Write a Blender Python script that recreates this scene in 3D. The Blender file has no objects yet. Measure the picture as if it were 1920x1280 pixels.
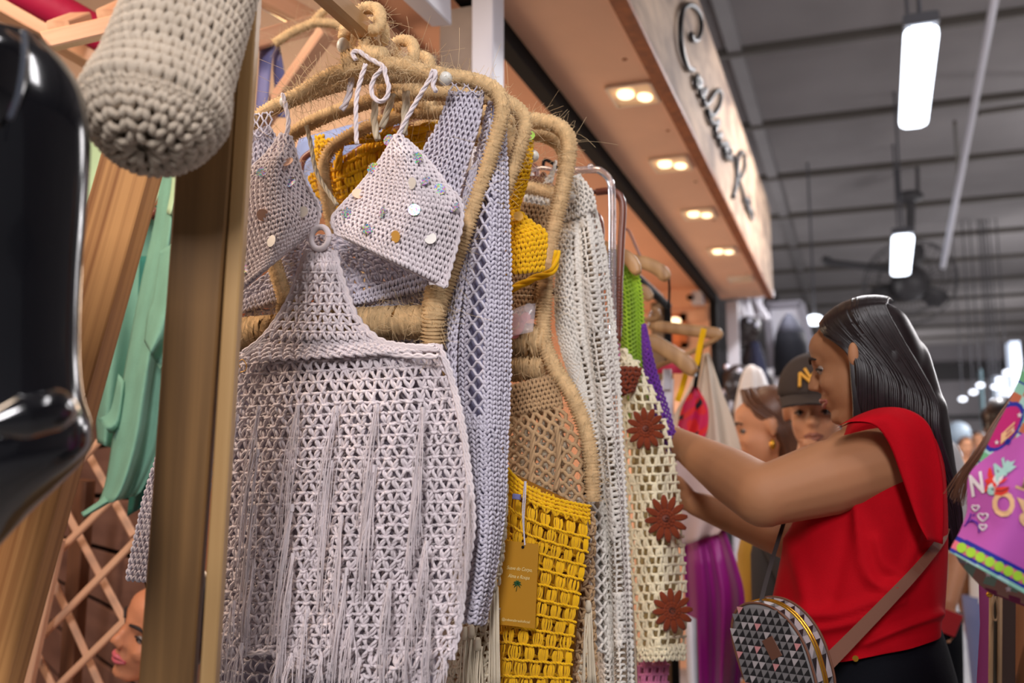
import bpy, math, random
import numpy as np
from mathutils import Vector, Matrix
random.seed(7)
rng = np.random.default_rng(11)
SC = bpy.context.scene
COL = SC.collection

# ------------------------------------------------------------------ camera
PITCH = math.atan(270 / 1867)
YAW = math.atan(662 / 1867 * math.cos(PITCH))
CAM = np.array([0.0, 0.0, 1.25])
RGT = np.array([math.cos(YAW), math.sin(YAW), 0.0])
FWD = np.array([-math.sin(YAW) * math.cos(PITCH), math.cos(YAW) * math.cos(PITCH), math.sin(PITCH)])
UPV = np.cross(RGT, FWD)
cam = bpy.data.objects.new('camera', bpy.data.cameras.new('camera'))
COL.objects.link(cam)
cam.matrix_world = Matrix(((RGT[0], UPV[0], -FWD[0], CAM[0]), (RGT[1], UPV[1], -FWD[1], CAM[1]),
                           (RGT[2], UPV[2], -FWD[2], CAM[2]), (0, 0, 0, 1)))
cam.data.sensor_width = 36
cam.data.lens = 1867 * 36 / 1920
cam.data.clip_start = 0.05
cam.data.dof.use_dof = True
cam.data.dof.focus_distance = 1.45
cam.data.dof.aperture_fstop = 3.4
SC.camera = cam

# ------------------------------------------------------------------ light and exposure
SC.view_settings.view_transform = 'Standard'
SC.view_settings.look = 'None'
SC.view_settings.gamma = 1
SC.view_settings.use_curve_mapping = False
SC.view_settings.exposure = -0.2
w = bpy.data.worlds.new('hall'); SC.world = w; w.use_nodes = True
w.node_tree.nodes['Background'].inputs[0].default_value = (0.68, 0.66, 0.70, 1)
w.node_tree.nodes['Background'].inputs[1].default_value = 0.16

def light(name, kind, loc, energy, color, size=0.3, target=None, size_y=None, spot=None, blend=.6):
    L = bpy.data.lights.new(name, kind); L.energy = energy; L.color = color
    if kind == 'AREA':
        L.shape = 'RECTANGLE'; L.size = size; L.size_y = size_y or size
    elif kind == 'SPOT':
        L.spot_size = spot; L.spot_blend = blend; L.shadow_soft_size = size
    else:
        L.shadow_soft_size = size
    o = bpy.data.objects.new(name, L); COL.objects.link(o); o.location = loc
    if target is not None:
        o.rotation_euler = (Vector(target) - Vector(loc)).to_track_quat('-Z', 'Y').to_euler()
    return o
COOL = (1.0, 0.965, 0.985)
WARM = (1.0, 0.74, 0.52)
# the hall's tube lamps (two of them are in view as objects; these are the light they and their unseen neighbours give)
light('tube_light', 'AREA', (0.36, 5.6, 3.5), 110, COOL, 0.2, (0.36, 5.6, 0), 1.4)
light('tube_light', 'AREA', (0.45, 10.2, 3.5), 130, COOL, 0.2, (0.45, 10.2, 0), 1.6)
light('tube_light', 'AREA', (0.9, 0.6, 3.5), 30, COOL, 0.3, (-0.3, 1.2, 0.9), 1.4)
light('tube_light', 'AREA', (0.5, -2.4, 3.2), 142, COOL, 0.5, (-0.7, 1.2, 1.2), 1.4)
light('tube_light', 'AREA', (3.2, 14, 3.5), 200, COOL, 0.3, (3.2, 14, 0), 3.0)
for x, y in ((2.0, 5), (3.0, 10), (2.5, 16), (3, 22), (-2.5, 13), (1.5, 27)): light('hall_fill', 'POINT', (x, y, 2.9), 120, (1.0, .95, .96), .5)  # unseen fill added to brighten the roof and far wall
# unseen warm fill added for bounce on the shop ceiling and for the dress
light('shop_fill', 'POINT', (-2.1, 3.4, 1.7), 40, WARM, 0.35)
light('shop_fill', 'POINT', (-1.9, 5.6, 1.6), 40, WARM, 0.35)
light('shop_fill', 'AREA', (-1.75, .75, 2.45), 26, (1.0, .78, .60), 0.5, (-.8, 1.25, 1.3), 0.6)

# ------------------------------------------------------------------ helpers: placing
def ray(px, py):
    px = np.asarray(px, float); py = np.asarray(py, float)
    return FWD + RGT * ((px - 960) / 1867)[..., None] + UPV * ((640 - py) / 1867)[..., None]
def PD(px, py, d): return CAM + ray(px, py) * np.asarray(d, float)[..., None]
def PY(px, py, Y):
    r = ray(px, py); return CAM + r * (np.asarray(Y, float) / r[..., 1])[..., None]
def PX(px, py, X):
    r = ray(px, py); return CAM + r * (np.asarray(X, float) / r[..., 0])[..., None]
def PZ(px, py, Z):
    r = ray(px, py); return CAM + r * ((np.asarray(Z, float) - 1.25) / r[..., 2])[..., None]
def depth(p): return float(np.dot(np.asarray(p) - CAM, FWD))
def mpp(p): return depth(p) / 1867          # metres per photo pixel at a point
def lin(c):
    return tuple(((x / 255) / 12.92 if x / 255 <= .04045 else ((x / 255 + .055) / 1.055) ** 2.4) for x in c)

# ------------------------------------------------------------------ helpers: materials
def mat(name, rgb, rough=.6, metal=0., var=.0, vscale=40., bump=0., bscale=200., emit=None, estr=0., sheen=0., coat=0., alpha=1., trans=0., spec=.5, aniso=None, sss=0):
    m = bpy.data.materials.new(name); m.use_nodes = True
    nt = m.node_tree; b = nt.nodes['Principled BSDF']
    c = lin(rgb)
    b.inputs['Base Color'].default_value = (*c, 1)
    b.inputs['Roughness'].default_value = rough
    b.inputs['Metallic'].default_value = metal
    b.inputs['Specular IOR Level'].default_value = spec
    if sheen: b.inputs['Sheen Weight'].default_value = sheen; b.inputs['Sheen Roughness'].default_value = .5
    if coat: b.inputs['Coat Weight'].default_value = coat; b.inputs['Coat Roughness'].default_value = .06
    if trans: b.inputs['Transmission Weight'].default_value = trans
    if alpha < 1: b.inputs['Alpha'].default_value = alpha
    if sss:
        b.inputs['Subsurface Weight'].default_value = sss; b.inputs['Subsurface Radius'].default_value = (.02, .008, .004)
        b.inputs['Subsurface Scale'].default_value = .3
    if emit is not None:
        b.inputs['Emission Color'].default_value = (*lin(emit), 1); b.inputs['Emission Strength'].default_value = estr
    tc = None
    if var or bump: tc = nt.nodes.new('ShaderNodeTexCoord')
    if var:
        n = nt.nodes.new('ShaderNodeTexNoise'); n.inputs['Scale'].default_value = vscale; n.inputs['Detail'].default_value = 5
        nt.links.new(tc.outputs['Object'], n.inputs['Vector'])
        r = nt.nodes.new('ShaderNodeValToRGB')
        r.color_ramp.elements[0].position = .3; r.color_ramp.elements[1].position = .7
        r.color_ramp.elements[0].color = (*[max(0, x * (1 - var)) for x in c], 1)
        r.color_ramp.elements[1].color = (*[min(1, x * (1 + var)) for x in c], 1)
        nt.links.new(n.outputs['Fac'], r.inputs['Fac']); nt.links.new(r.outputs['Color'], b.inputs['Base Color'])
    if bump:
        n = nt.nodes.new('ShaderNodeTexNoise'); n.inputs['Scale'].default_value = bscale; n.inputs['Detail'].default_value = 3
        nt.links.new(tc.outputs['Object'], n.inputs['Vector'])
        bp = nt.nodes.new('ShaderNodeBump'); bp.inputs['Strength'].default_value = bump; bp.inputs['Distance'].default_value = .002
        nt.links.new(n.outputs['Fac'], bp.inputs['Height']); nt.links.new(bp.outputs['Normal'], b.inputs['Normal'])
    return m

def wood(name, dark, light_, rough=.5, stretch=(30, 30, 1.6), scale=1.0, contrast=(.3, .7)):
    """grain runs along the object's local Z"""
    m = bpy.data.materials.new(name); m.use_nodes = True
    nt = m.node_tree; b = nt.nodes['Principled BSDF']; b.inputs['Roughness'].default_value = rough
    tc = nt.nodes.new('ShaderNodeTexCoord'); mp = nt.nodes.new('ShaderNodeMapping')
    mp.inputs['Scale'].default_value = stretch
    nt.links.new(tc.outputs['Object'], mp.inputs['Vector'])
    n = nt.nodes.new('ShaderNodeTexNoise'); n.inputs['Scale'].default_value = scale; n.inputs['Detail'].default_value = 8; n.inputs['Distortion'].default_value = .6
    nt.links.new(mp.outputs['Vector'], n.inputs['Vector'])
    r = nt.nodes.new('ShaderNodeValToRGB'); r.color_ramp.elements[0].position = contrast[0]; r.color_ramp.elements[1].position = contrast[1]
    r.color_ramp.elements[0].color = (*lin(dark), 1); r.color_ramp.elements[1].color = (*lin(light_), 1)
    nt.links.new(n.outputs['Fac'], r.inputs['Fac']); nt.links.new(r.outputs['Color'], b.inputs['Base Color'])
    bp = nt.nodes.new('ShaderNodeBump'); bp.inputs['Strength'].default_value = .15; bp.inputs['Distance'].default_value = .002
    nt.links.new(n.outputs['Fac'], bp.inputs['Height']); nt.links.new(bp.outputs['Normal'], b.inputs['Normal'])
    return m

def yarn(name, rgb, var=.10):
    return mat(name, rgb, rough=.9, var=var, vscale=25, bump=.5, bscale=1400, sheen=.15, spec=.2)

# ------------------------------------------------------------------ helpers: objects
WM = {}
def link(o, parent=None):
    COL.objects.link(o)
    if parent is not None:
        o.parent = parent
        o.matrix_parent_inverse = WM[parent.name].inverted()
    WM[o.name] = o.matrix_basis.copy()
    return o
def tag(o, label, cat, group=None, kind=None):
    if label: o['label'] = label
    if cat: o['category'] = cat
    if group: o['group'] = group
    if kind: o['kind'] = kind
    return o
def thing(name, label, cat, loc, group=None):
    o = bpy.data.objects.new(name, None); o.location = Vector(loc); o.empty_display_size = .05
    link(o); tag(o, label, cat, group); return o
def struct(o):
    o['kind'] = 'structure'; return o

def raw_mesh(name, V, quads=None, polys=None, smooth=True, mats=None, midx=None):
    """V (n,3); quads (m,4) array and/or polys list"""
    me = bpy.data.meshes.new(name)
    V = np.asarray(V, np.float32)
    loops, starts, off = [], [], 0
    if quads is not None and len(quads):
        q = np.asarray(quads, np.int32); loops.append(q.ravel()); starts.append(np.arange(len(q), dtype=np.int32) * q.shape[1]); off = q.size
    for p in (polys or []):
        p = np.asarray(p, np.int32)
        if p.ndim == 2:
            loops.append(p.ravel()); starts.append(off + np.arange(len(p), dtype=np.int32) * p.shape[1]); off += p.size
        else:
            loops.append(p); starts.append(np.array([off], np.int32)); off += len(p)
    L = np.concatenate(loops); S = np.concatenate(starts)
    me.vertices.add(len(V)); me.vertices.foreach_set('co', V.ravel())
    me.loops.add(len(L)); me.loops.foreach_set('vertex_index', L)
    me.polygons.add(len(S)); me.polygons.foreach_set('loop_start', S)
    if midx is not None: me.polygons.foreach_set('material_index', np.asarray(midx, np.int32))
    me.polygons.foreach_set('use_smooth', np.full(len(S), smooth, bool))
    me.update(calc_edges=True)
    for m in (mats or []): me.materials.append(m)
    return me
def mesh_obj(name, V, quads, m, parent=None, polys=None, smooth=True, midx=None):
    mats = m if isinstance(m, (list, tuple)) else [m]
    return link(bpy.data.objects.new(name, raw_mesh(name, V, quads, polys, smooth, mats, midx)), parent)

class Tubes:
    """collects polylines and builds them as one mesh of swept tubes"""
    def __init__(s): s.b = {}
    def add(s, pts, r, hint=(0, -1, 0)):
        pts = np.asarray(pts, float)
        if pts.ndim == 2: pts = pts[None]
        r = np.broadcast_to(np.asarray(r, float) if np.ndim(r) != 1 or len(np.atleast_1d(r)) == pts.shape[1] else np.asarray(r)[:, None], pts.shape[:2])
        h = np.broadcast_to(np.asarray(hint, float), (pts.shape[0], 3))
        s.b.setdefault(pts.shape[1], []).append((pts, r, h))
        return s
    def arrays(s, sides=5, caps=True):
        VV, QQ, CC, off = [], [], [], 0
        ang = np.arange(sides) * 2 * np.pi / sides
        ca, sa = np.cos(ang), np.sin(ang)
        for k, lst in s.b.items():
            P = np.concatenate([a[0] for a in lst]); R = np.concatenate([a[1] for a in lst]); H = np.concatenate([a[2] for a in lst])
            n = len(P)
            T = np.gradient(P, axis=1); T /= np.linalg.norm(T, axis=2, keepdims=True) + 1e-12
            Nn = np.empty_like(P)
            h = H - T[:, 0] * (H * T[:, 0]).sum(1, keepdims=True)
            bad = np.linalg.norm(h, axis=1) < .15
            if bad.any():
                alt = np.array([.8, .1, .6]); h[bad] = alt - T[bad, 0] * (T[bad, 0] @ alt)[:, None]
            h /= np.linalg.norm(h, axis=1, keepdims=True)
            for i in range(k):
                h = h - T[:, i] * (h * T[:, i]).sum(1, keepdims=True)
                h = h / (np.linalg.norm(h, axis=1, keepdims=True) + 1e-12); Nn[:, i] = h
            B = np.cross(T, Nn)
            V = P[:, :, None, :] + R[:, :, None, None] * (Nn[:, :, None, :] * ca[None, None, :, None] + B[:, :, None, :] * sa[None, None, :, None])
            base = off + (np.arange(n) * k * sides)[:, None, None]
            i0 = (np.arange(k - 1) * sides)[None, :, None]; j = np.arange(sides)[None, None, :]; j2 = (j + 1) % sides
            Q = np.stack([base + i0 + j, base + i0 + j2, base + i0 + sides + j2, base + i0 + sides + j], -1).reshape(-1, 4)
            VV.append(V.reshape(-1, 3)); QQ.append(Q)
            if caps:
                c0 = (off + np.arange(n) * k * sides)[:, None] + np.arange(sides)[::-1][None]
                CC.append(c0); CC.append((off + np.arange(n) * k * sides + (k - 1) * sides)[:, None] + np.arange(sides)[None])
            off += n * k * sides
        return np.concatenate(VV), np.concatenate(QQ), ([np.concatenate(CC)] if caps else None)
    def build(s, name, m, parent=None, sides=5, caps=True):
        V, Q, C = s.arrays(sides, caps)
        return mesh_obj(name, V, Q, m, parent, C)

def smooth_path(pts, n=40):
    """Catmull-Rom through the points"""
    P = np.asarray(pts, float)
    if len(P) == 2:
        t = np.linspace(0, 1, n)[:, None]; return P[0] * (1 - t) + P[1] * t
    P = np.vstack([2 * P[0] - P[1], P, 2 * P[-1] - P[-2]])
    m = len(P) - 3
    t = np.linspace(0, m - 1e-9, n); i = t.astype(int); f = (t - i)[:, None]
    a, b, c, d = P[i], P[i + 1], P[i + 2], P[i + 3]
    return .5 * (2 * b + (c - a) * f + (2 * a - 5 * b + 4 * c - d) * f ** 2 + (3 * b - 3 * c + d - a) * f ** 3)
def resample(path, step):
    d = np.r_[0, np.cumsum(np.linalg.norm(np.diff(path, axis=0), axis=1))]
    n = max(3, int(d[-1] / step) + 1); t = np.linspace(0, d[-1], n)
    return np.stack([np.interp(t, d, path[:, i]) for i in range(path.shape[1])], 1)
def tube(name, pts, r, m, parent=None, sides=10, n=30, hint=(0, -1, 0), smooth=True):
    p = smooth_path(pts, n) if smooth else np.asarray(pts, float)
    if np.ndim(r): r = np.interp(np.linspace(0, 1, len(p)), np.linspace(0, 1, len(r)), r)
    return Tubes().add(p, r, hint).build(name, m, parent, sides)

def beam(name, p0, p1, w, h, m, parent=None, side=(1, 0, 0), bev=.003):
    """a board from p0 to p1; w across the side direction, h across the other; grain along it"""
    p0, p1 = Vector(p0), Vector(p1)
    z = (p1 - p0); L = z.length; z.normalize()
    x = Vector(side); x = (x - z * x.dot(z)).normalized(); y = z.cross(x)
    W, H, B = w / 2, h / 2, min(bev, w / 4, h / 4)
    ring = [(-W + B, -H), (W - B, -H), (W, -H + B), (W, H - B), (W - B, H), (-W + B, H), (-W, H - B), (-W, -H + B)]
    V = [(a, b, 0) for a, b in ring] + [(a, b, L) for a, b in ring]
    Q = [(i, (i + 1) % 8, 8 + (i + 1) % 8, 8 + i) for i in range(8)]
    me = raw_mesh(name, V, Q, [list(range(7, -1, -1)), list(range(8, 16))], False, [m])
    o = bpy.data.objects.new(name, me)
    o.matrix_basis = Matrix(((x[0], y[0], z[0], p0[0]), (x[1], y[1], z[1], p0[1]), (x[2], y[2], z[2], p0[2]), (0, 0, 0, 1)))
    return link(o, parent)
def box(name, lo, hi, m, parent=None, bev=.003):
    lo, hi = np.array(lo, float), np.array(hi, float); c = (lo + hi) / 2
    return beam(name, (c[0], c[1], lo[2]), (c[0], c[1], hi[2]), hi[0] - lo[0], hi[1] - lo[1], m, parent, (1, 0, 0), bev)

def disc_pts(c, n, r, k=16, up=(0, 0, 1)):
    n = Vector(n).normalized(); x = Vector(up).cross(n); x = x.normalized() if x.length > .01 else Vector((1, 0, 0)); y = n.cross(x)
    return [Vector(c) + (x * math.cos(2 * math.pi * i / k) + y * math.sin(2 * math.pi * i / k)) * r for i in range(k)]
def coin(name, c, n, r, th, m, parent=None, k=16):
    n = Vector(n).normalized()
    a = disc_pts(Vector(c) - n * th / 2, n, r, k); b = disc_pts(Vector(c) + n * th / 2, n, r, k)
    return mesh_obj(name, [tuple(v) for v in a + b], [(i, (i + 1) % k, k + (i + 1) % k, k + i) for i in range(k)], m, parent, [list(range(k - 1, -1, -1)), list(range(k, 2 * k))], False)
def ball(name, c, r, m, parent=None, n=12, rad=None, rot=None):
    V, Q = ell_mesh(c, rad or (r, r, r), rot, n); return mesh_obj(name, V, Q, m, parent)
def ell_mesh(c, rad, rot=None, n=16):
    th = np.linspace(0.02, np.pi - .02, n); ph = np.arange(2 * n) * np.pi / n
    S = np.stack([np.sin(th)[:, None] * np.cos(ph), np.sin(th)[:, None] * np.sin(ph), np.cos(th)[:, None] * np.ones_like(ph)], -1).reshape(-1, 3) * np.array(rad)
    if rot is not None: S = S @ np.array(rot).T
    V = S + np.array(c); k = 2 * n
    i = (np.arange(n - 1) * k)[:, None]; j = np.arange(k)[None]; j2 = (j + 1) % k
    Q = np.stack(np.broadcast_arrays(i + j, i + k + j, i + k + j2, i + j2), -1).reshape(-1, 4)
    return V, Q
def closed_ell(c, rad, rot=None, n=14):
    V, Q = ell_mesh(c, rad, rot, n); k = 2 * n
    return V, Q, [list(range(k))[::1], list(range(len(V) - 1, len(V) - 1 - k, -1))]
def capsule(p0, r0, p1, r1, n=8, k=16, flat=1.0, flatdir=None):
    p0, p1 = np.array(p0, float), np.array(p1, float); d = p1 - p0; L = np.linalg.norm(d); d /= L
    h = np.array(flatdir if flatdir is not None else ((0, 1, 0) if abs(d[1]) < .8 else (1, 0, 0)), float); h -= d * (h @ d); h /= np.linalg.norm(h); g = np.cross(d, h)
    rings = []
    for t in np.linspace(np.pi / 2 - .05, 0, n): rings.append((p0 - d * r0 * math.sin(t), r0 * math.cos(t)))
    for t in np.linspace(0, np.pi / 2 - .05, n): rings.append((p1 + d * r1 * math.sin(t), r1 * math.cos(t)))
    ph = np.arange(k) * 2 * np.pi / k
    V = np.concatenate([c + r * (np.cos(ph)[:, None] * h * flat + np.sin(ph)[:, None] * g) for c, r in rings])
    m = len(rings); i = (np.arange(m - 1) * k)[:, None]; j = np.arange(k)[None]; j2 = (j + 1) % k
    Q = np.stack(np.broadcast_arrays(i + j, i + j2, i + k + j2, i + k + j), -1).reshape(-1, 4)
    return V, Q, [list(range(k - 1, -1, -1)), list(range((m - 1) * k, m * k))]
def blob(name, prims, voxel, m, parent=None, smooth=6, decimate=None):
    """one continuous surface: union of closed shapes, remeshed and smoothed"""
    VV, QQ, PP, off = [], [], [], 0
    for V, Q, caps in prims:
        VV.append(V); QQ.append(np.asarray(Q) + off); PP += [np.asarray(c) + off for c in caps]; off += len(V)
    me = raw_mesh(name + '_src', np.concatenate(VV), np.concatenate(QQ), PP, True)
    o = bpy.data.objects.new(name + '_src', me); COL.objects.link(o)
    r = o.modifiers.new('r', 'REMESH'); r.mode = 'VOXEL'; r.voxel_size = voxel; r.use_smooth_shade = True
    s = o.modifiers.new('s', 'SMOOTH'); s.factor = .5; s.iterations = smooth
    dg = bpy.context.evaluated_depsgraph_get(); ev = o.evaluated_get(dg)
    out = bpy.data.meshes.new_from_object(ev)
    bpy.data.objects.remove(o); bpy.data.meshes.remove(me)
    out.name = name; out.materials.clear(); out.materials.append(m)
    out.polygons.foreach_set('use_smooth', np.ones(len(out.polygons), bool))
    return link(bpy.data.objects.new(name, out), parent)
def loft(name, rings, m, parent=None, cap=True, smooth=True):
    """rings: (n,k,3)"""
    R = np.asarray(rings, float); n, k, _ = R.shape
    i = (np.arange(n - 1) * k)[:, None]; j = np.arange(k)[None]; j2 = (j + 1) % k
    Q = np.stack(np.broadcast_arrays(i + j, i + j2, i + k + j2, i + k + j), -1).reshape(-1, 4)
    return mesh_obj(name, R.reshape(-1, 3), Q, m, parent, [list(range(k - 1, -1, -1)), list(range((n - 1) * k, n * k))] if cap else None, smooth)

# ------------------------------------------------------------------ helpers: cloth and crochet
class Patch:
    """a piece of cloth between a left and a right edge, hanging at a distance Y; u runs across, v down"""
    def __init__(s, L, R, Y, bulge=0., fold=(), mode='arc'):
        s.L, s.R = s._par(L), s._par(R); s.Y = Y; s.bulge = bulge; s.fold = fold; s.sag = 0
    @staticmethod
    def _par(p):
        p = np.asarray(p, float); p = smooth_path(p, 80) if len(p) > 2 else smooth_path(p, 20)
        d = np.r_[0, np.cumsum(np.linalg.norm(np.diff(p, axis=0), axis=1))]; return d / d[-1], p
    def px(s, u, v):
        o = []
        for i in (0, 1):
            l = np.interp(v, s.L[0], s.L[1][:, i]); r = np.interp(v, s.R[0], s.R[1][:, i]); o.append(l + (r - l) * u)
        if s.sag: o[1] = o[1] + s.sag * np.sin(np.pi * np.clip(u, 0, 1) ** .7) * (1 - np.clip(v, 0, 1)) ** 3
        return o
    def width(s, v):
        a = s.px(np.zeros(1), np.full(1, v)); b = s.px(np.ones(1), np.full(1, v)); return math.hypot(b[0][0] - a[0][0], b[1][0] - a[1][0])
    def height(s): return (np.linalg.norm(np.diff(s.L[1], axis=0), axis=1).sum() + np.linalg.norm(np.diff(s.R[1], axis=0), axis=1).sum()) / 2
    def depthY(s, u, v):
        Y = s.Y(u, v) if callable(s.Y) else np.full(np.shape(u), float(s.Y))
        Y = Y - s.bulge * np.sin(np.pi * np.clip(u, 0, 1)) * np.minimum(1, np.clip(v, 0, 1) * 4 + .3)
        for (k, a, ph, sl) in s.fold: Y = Y + a * np.sin(2 * np.pi * (k * u + sl * v) + ph) * (0.35 + .65 * np.clip(v, 0, 1))
        return Y
    def __call__(s, u, v):
        x, y = s.px(u, v); return PY(x, y, s.depthY(u, v))
    def at(s, u, v, c):
        """point lifted by c metres towards the viewer's side of the cloth"""
        e = .004
        P = s(u, v); du = s(u + e, v) - s(u - e, v); dv = s(u, v + e) - s(u, v - e)
        N = np.cross(du, dv); N /= np.linalg.norm(N, axis=-1, keepdims=True) + 1e-12
        flip = np.sign((N * (CAM - P)).sum(-1, keepdims=True)); flip[flip == 0] = 1
        return P + N * flip * np.asarray(c)[..., None]

def cell_rows(patch, row_px, cell_px, stagger=True, vr=(0, 1), fixed=None):
    H = patch.height() * (vr[1] - vr[0]); n = max(1, int(round(H / row_px)))
    e = np.linspace(vr[0], vr[1], n + 1); out = []
    for i in range(n):
        vm = (e[i] + e[i + 1]) / 2; c = fixed or max(1, int(round(patch.width(vm) / cell_px)))
        sh = .5 / c if (stagger and i % 2) else 0
        u = np.linspace(0, 1, c + 1) + sh
        a, b = np.clip(u[:-1], 0, 1), np.clip(u[1:], 0, 1)
        if sh: a = np.r_[0, a]; b = np.r_[u[0], b]
        for x, y in zip(a, b): out.append((x, y, e[i], e[i + 1]))
    return np.array(out)
def strand(tb, patch, C, a, b, c, r, jit=.0):
    a, b, c = (np.asarray(x, float)[None] for x in (a, b, c))
    u = C[:, :1] + (C[:, 1:2] - C[:, :1]) * a; v = C[:, 2:3] + (C[:, 3:4] - C[:, 2:3]) * b
    if jit:
        j = rng.normal(0, jit, (len(C), 2)); u = u + j[:, :1] * (C[:, 1:2] - C[:, :1]); v = v + j[:, 1:] * (C[:, 3:4] - C[:, 2:3])
    cc = np.broadcast_to(c, u.shape)
    P = patch.at(u, v, cc); h = CAM - P[:, 0]; h = h / np.linalg.norm(h, axis=1, keepdims=True)
    tb.add(P, r, h)
def st_v(tb, patch, C, r, jit=.05, ply=2):
    """shell stitch: plump twisted legs spreading from a knot under the chain of the row above"""
    t = np.linspace(0, 1, 6); w = np.sin(np.pi * t)
    row_w = np.sin(C[:, 2] * 700.) * .05
    C = C.copy(); C[:, 2] += rng.normal(0, .03, len(C)) * (C[:, 3] - C[:, 2]); C[:, 0] += row_w * (C[:, 1] - C[:, 0])
    for e in (.06, .94):
        for q in range(ply):
            tw = .065 * np.cos(np.pi * q + 5 * t)
            strand(tb, patch, C, .5 + (e - .5) * (.22 + .78 * t ** 1.1) + tw, .06 + .93 * t, r * (.5 + 1.5 * w + .7 * np.sin(np.pi * q + 5 * t)), r * (.86 + .2 * w), jit)
    t = np.linspace(-.03, 1.03, 9)
    for q in range(ply):
        strand(tb, patch, C, t, .03 + .07 * np.sin(2 * np.pi * t + np.pi * q), r * (.3 + .8 * np.cos(2 * np.pi * t + np.pi * q)), r * .9, .02)
    strand(tb, patch, C, [.26, .4, .6, .74], [.0, .13, .13, .0], [r, r * 2.6, r * 2.6, r], r * 1.1, jit)
def st_knit(tb, patch, C, r, lift=1.0, jit=.06):
    t = np.linspace(0, 1, 4); w = np.sin(np.pi * t)
    for s_ in (-1, 1):
        strand(tb, patch, C, .5 + s_ * (.06 + .36 * t), .98 - .95 * t, r * (.3 + lift * w), r, jit)
def st_post(tb, patch, C, r, jit=.05, n=2):
    """treble posts standing side by side under a chain, leaving a slit between"""
    t = np.linspace(0, 1, 5)
    for i in range(n):
        a = (i + .5) / n * .62 + .06
        strand(tb, patch, C, a + .05 * np.sin(6 * t + i), t, r * (.5 + .6 * np.sin(np.pi * t)), r, jit)
    t = np.linspace(-.05, 1.05, 7)
    strand(tb, patch, C, t, .04 + .05 * np.sin(2 * np.pi * t), r * (.8 + .5 * np.cos(2 * np.pi * t)), r * 1.15)
def st_fan(tb, patch, C, r, jit=.03, n=5):
    t = np.linspace(0, 1, 6)
    for i in range(n):
        f = (i / (n - 1) - .5)
        strand(tb, patch, C, .45 + f * (.5 - .1 * t + .5 * np.sin(np.pi * t) * .4), .1 + .8 * t, r * (.6 + 1.1 * np.sin(np.pi * t)), r, jit)
    t = np.linspace(-.04, 1.04, 9)
    for q in (0, 1):
        strand(tb, patch, C, t, .97 - .07 * np.abs(np.sin(np.pi * t)) + .05 * np.sin(4 * np.pi * t + q * np.pi), r * (1 + .8 * np.cos(4 * np.pi * t + q * np.pi)), r * 1.15)
def st_net(tb, patch, rows, cols, r, amp=.5, vr=(0, 1)):
    """honeycomb net of wavy rows that touch"""
    e = np.linspace(vr[0], vr[1], rows + 1); h = e[1] - e[0]; u = np.linspace(0, 1, cols * 4 + 1)
    for i, v0 in enumerate(e):
        s = 1 if i % 2 else -1
        wv = s * np.cos(2 * np.pi * cols * u / 2) ; wv = np.sign(wv) * np.abs(wv) ** .6
        v = v0 + wv * h * amp
        P = patch.at(u, v, np.full_like(u, r)); hh = CAM - P[0]
        tb.add(P, r, hh / np.linalg.norm(hh))
def sheet(name, patch, nu, nv, m, parent, c=0., thick=.0015, uv=(0, 1, 0, 1), mats=None, fn=None):
    u, v = np.meshgrid(np.linspace(uv[0], uv[1], nu + 1), np.linspace(uv[2], uv[3], nv + 1))
    A = patch.at(u, v, np.full_like(u, c)).reshape(-1, 3); B = patch.at(u, v, np.full_like(u, c - thick)).reshape(-1, 3)
    n1 = nu + 1; N = len(A)
    i = (np.arange(nv) * n1)[:, None]; j = np.arange(nu)[None]
    Q = np.stack(np.broadcast_arrays(i + j, i + j + 1, i + n1 + j + 1, i + n1 + j), -1).reshape(-1, 4)
    Qb = Q[:, ::-1] + N
    t = np.arange(nu); l = np.arange(nv) * n1
    E = [np.stack([t, N + t, N + t + 1, t + 1], 1), np.stack([nv * n1 + t, nv * n1 + t + 1, N + nv * n1 + t + 1, N + nv * n1 + t], 1),
         np.stack([l, l + n1, N + l + n1, N + l], 1), np.stack([l + nu, N + l + nu, N + l + nu + n1, l + nu + n1], 1)]
    Q = np.concatenate([Q, Qb] + E); midx = None
    if fn is not None:
        cu = ((u[:-1, :-1] + u[1:, 1:]) / 2).ravel(); cv = ((v[:-1, :-1] + v[1:, 1:]) / 2).ravel()
        f = fn(cu, cv); midx = np.concatenate([f, f, np.zeros(sum(len(x) for x in E), int)])
    return mesh_obj(name, np.concatenate([A, B]), Q, mats or m, parent, None, True, midx)

def rope_arrays(path, r, pitch=.0042, sides=12, amp=.40, jit=.03):
    """tube wound round and round with twine: one ridge for every turn"""
    p = resample(path, pitch / 2); n = len(p)
    rr = np.where(np.arange(n) % 2 == 0, r * (1 + amp / 2), r * (1 - amp / 2)) * (1 + rng.normal(0, jit, n) * .5)
    p = p + rng.normal(0, r * .008, p.shape)
    return p, rr
def wound(name, path, r, m, parent, pitch=.0042, sides=12, fuzz=0, fuzzmat=None, hint=(0, 1, 0)):
    p, rr = rope_arrays(np.asarray(path, float), r, pitch, sides)
    o = Tubes().add(p, rr, hint).build(name, m, parent, sides)
    if fuzz: fuzzy(p, r, fuzz, fuzzmat or m, o)
    return o
def fuzzy(p, r, n, m, parent, L=.012, name='fibre'):
    i = rng.integers(0, len(p), n); n = int(n * 1.5); i = rng.integers(0, len(p), n); d = rng.normal(0, 1, (n, 3)); d /= np.linalg.norm(d, axis=1, keepdims=True)
    d2 = rng.normal(0, .6, (n, 3)); t = np.linspace(0, 1, 4)[None, :, None]
    ln = (L * rng.gamma(2, .5, n))[:, None, None]
    P = p[i][:, None] + d[:, None] * r * .9 + ln * (t * d[:, None] + t ** 2 * d2[:, None])
    f = Tubes().add(P, .00024).build(name, m, parent, 3, False); f['kind'] = 'stuff'; return f

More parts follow.
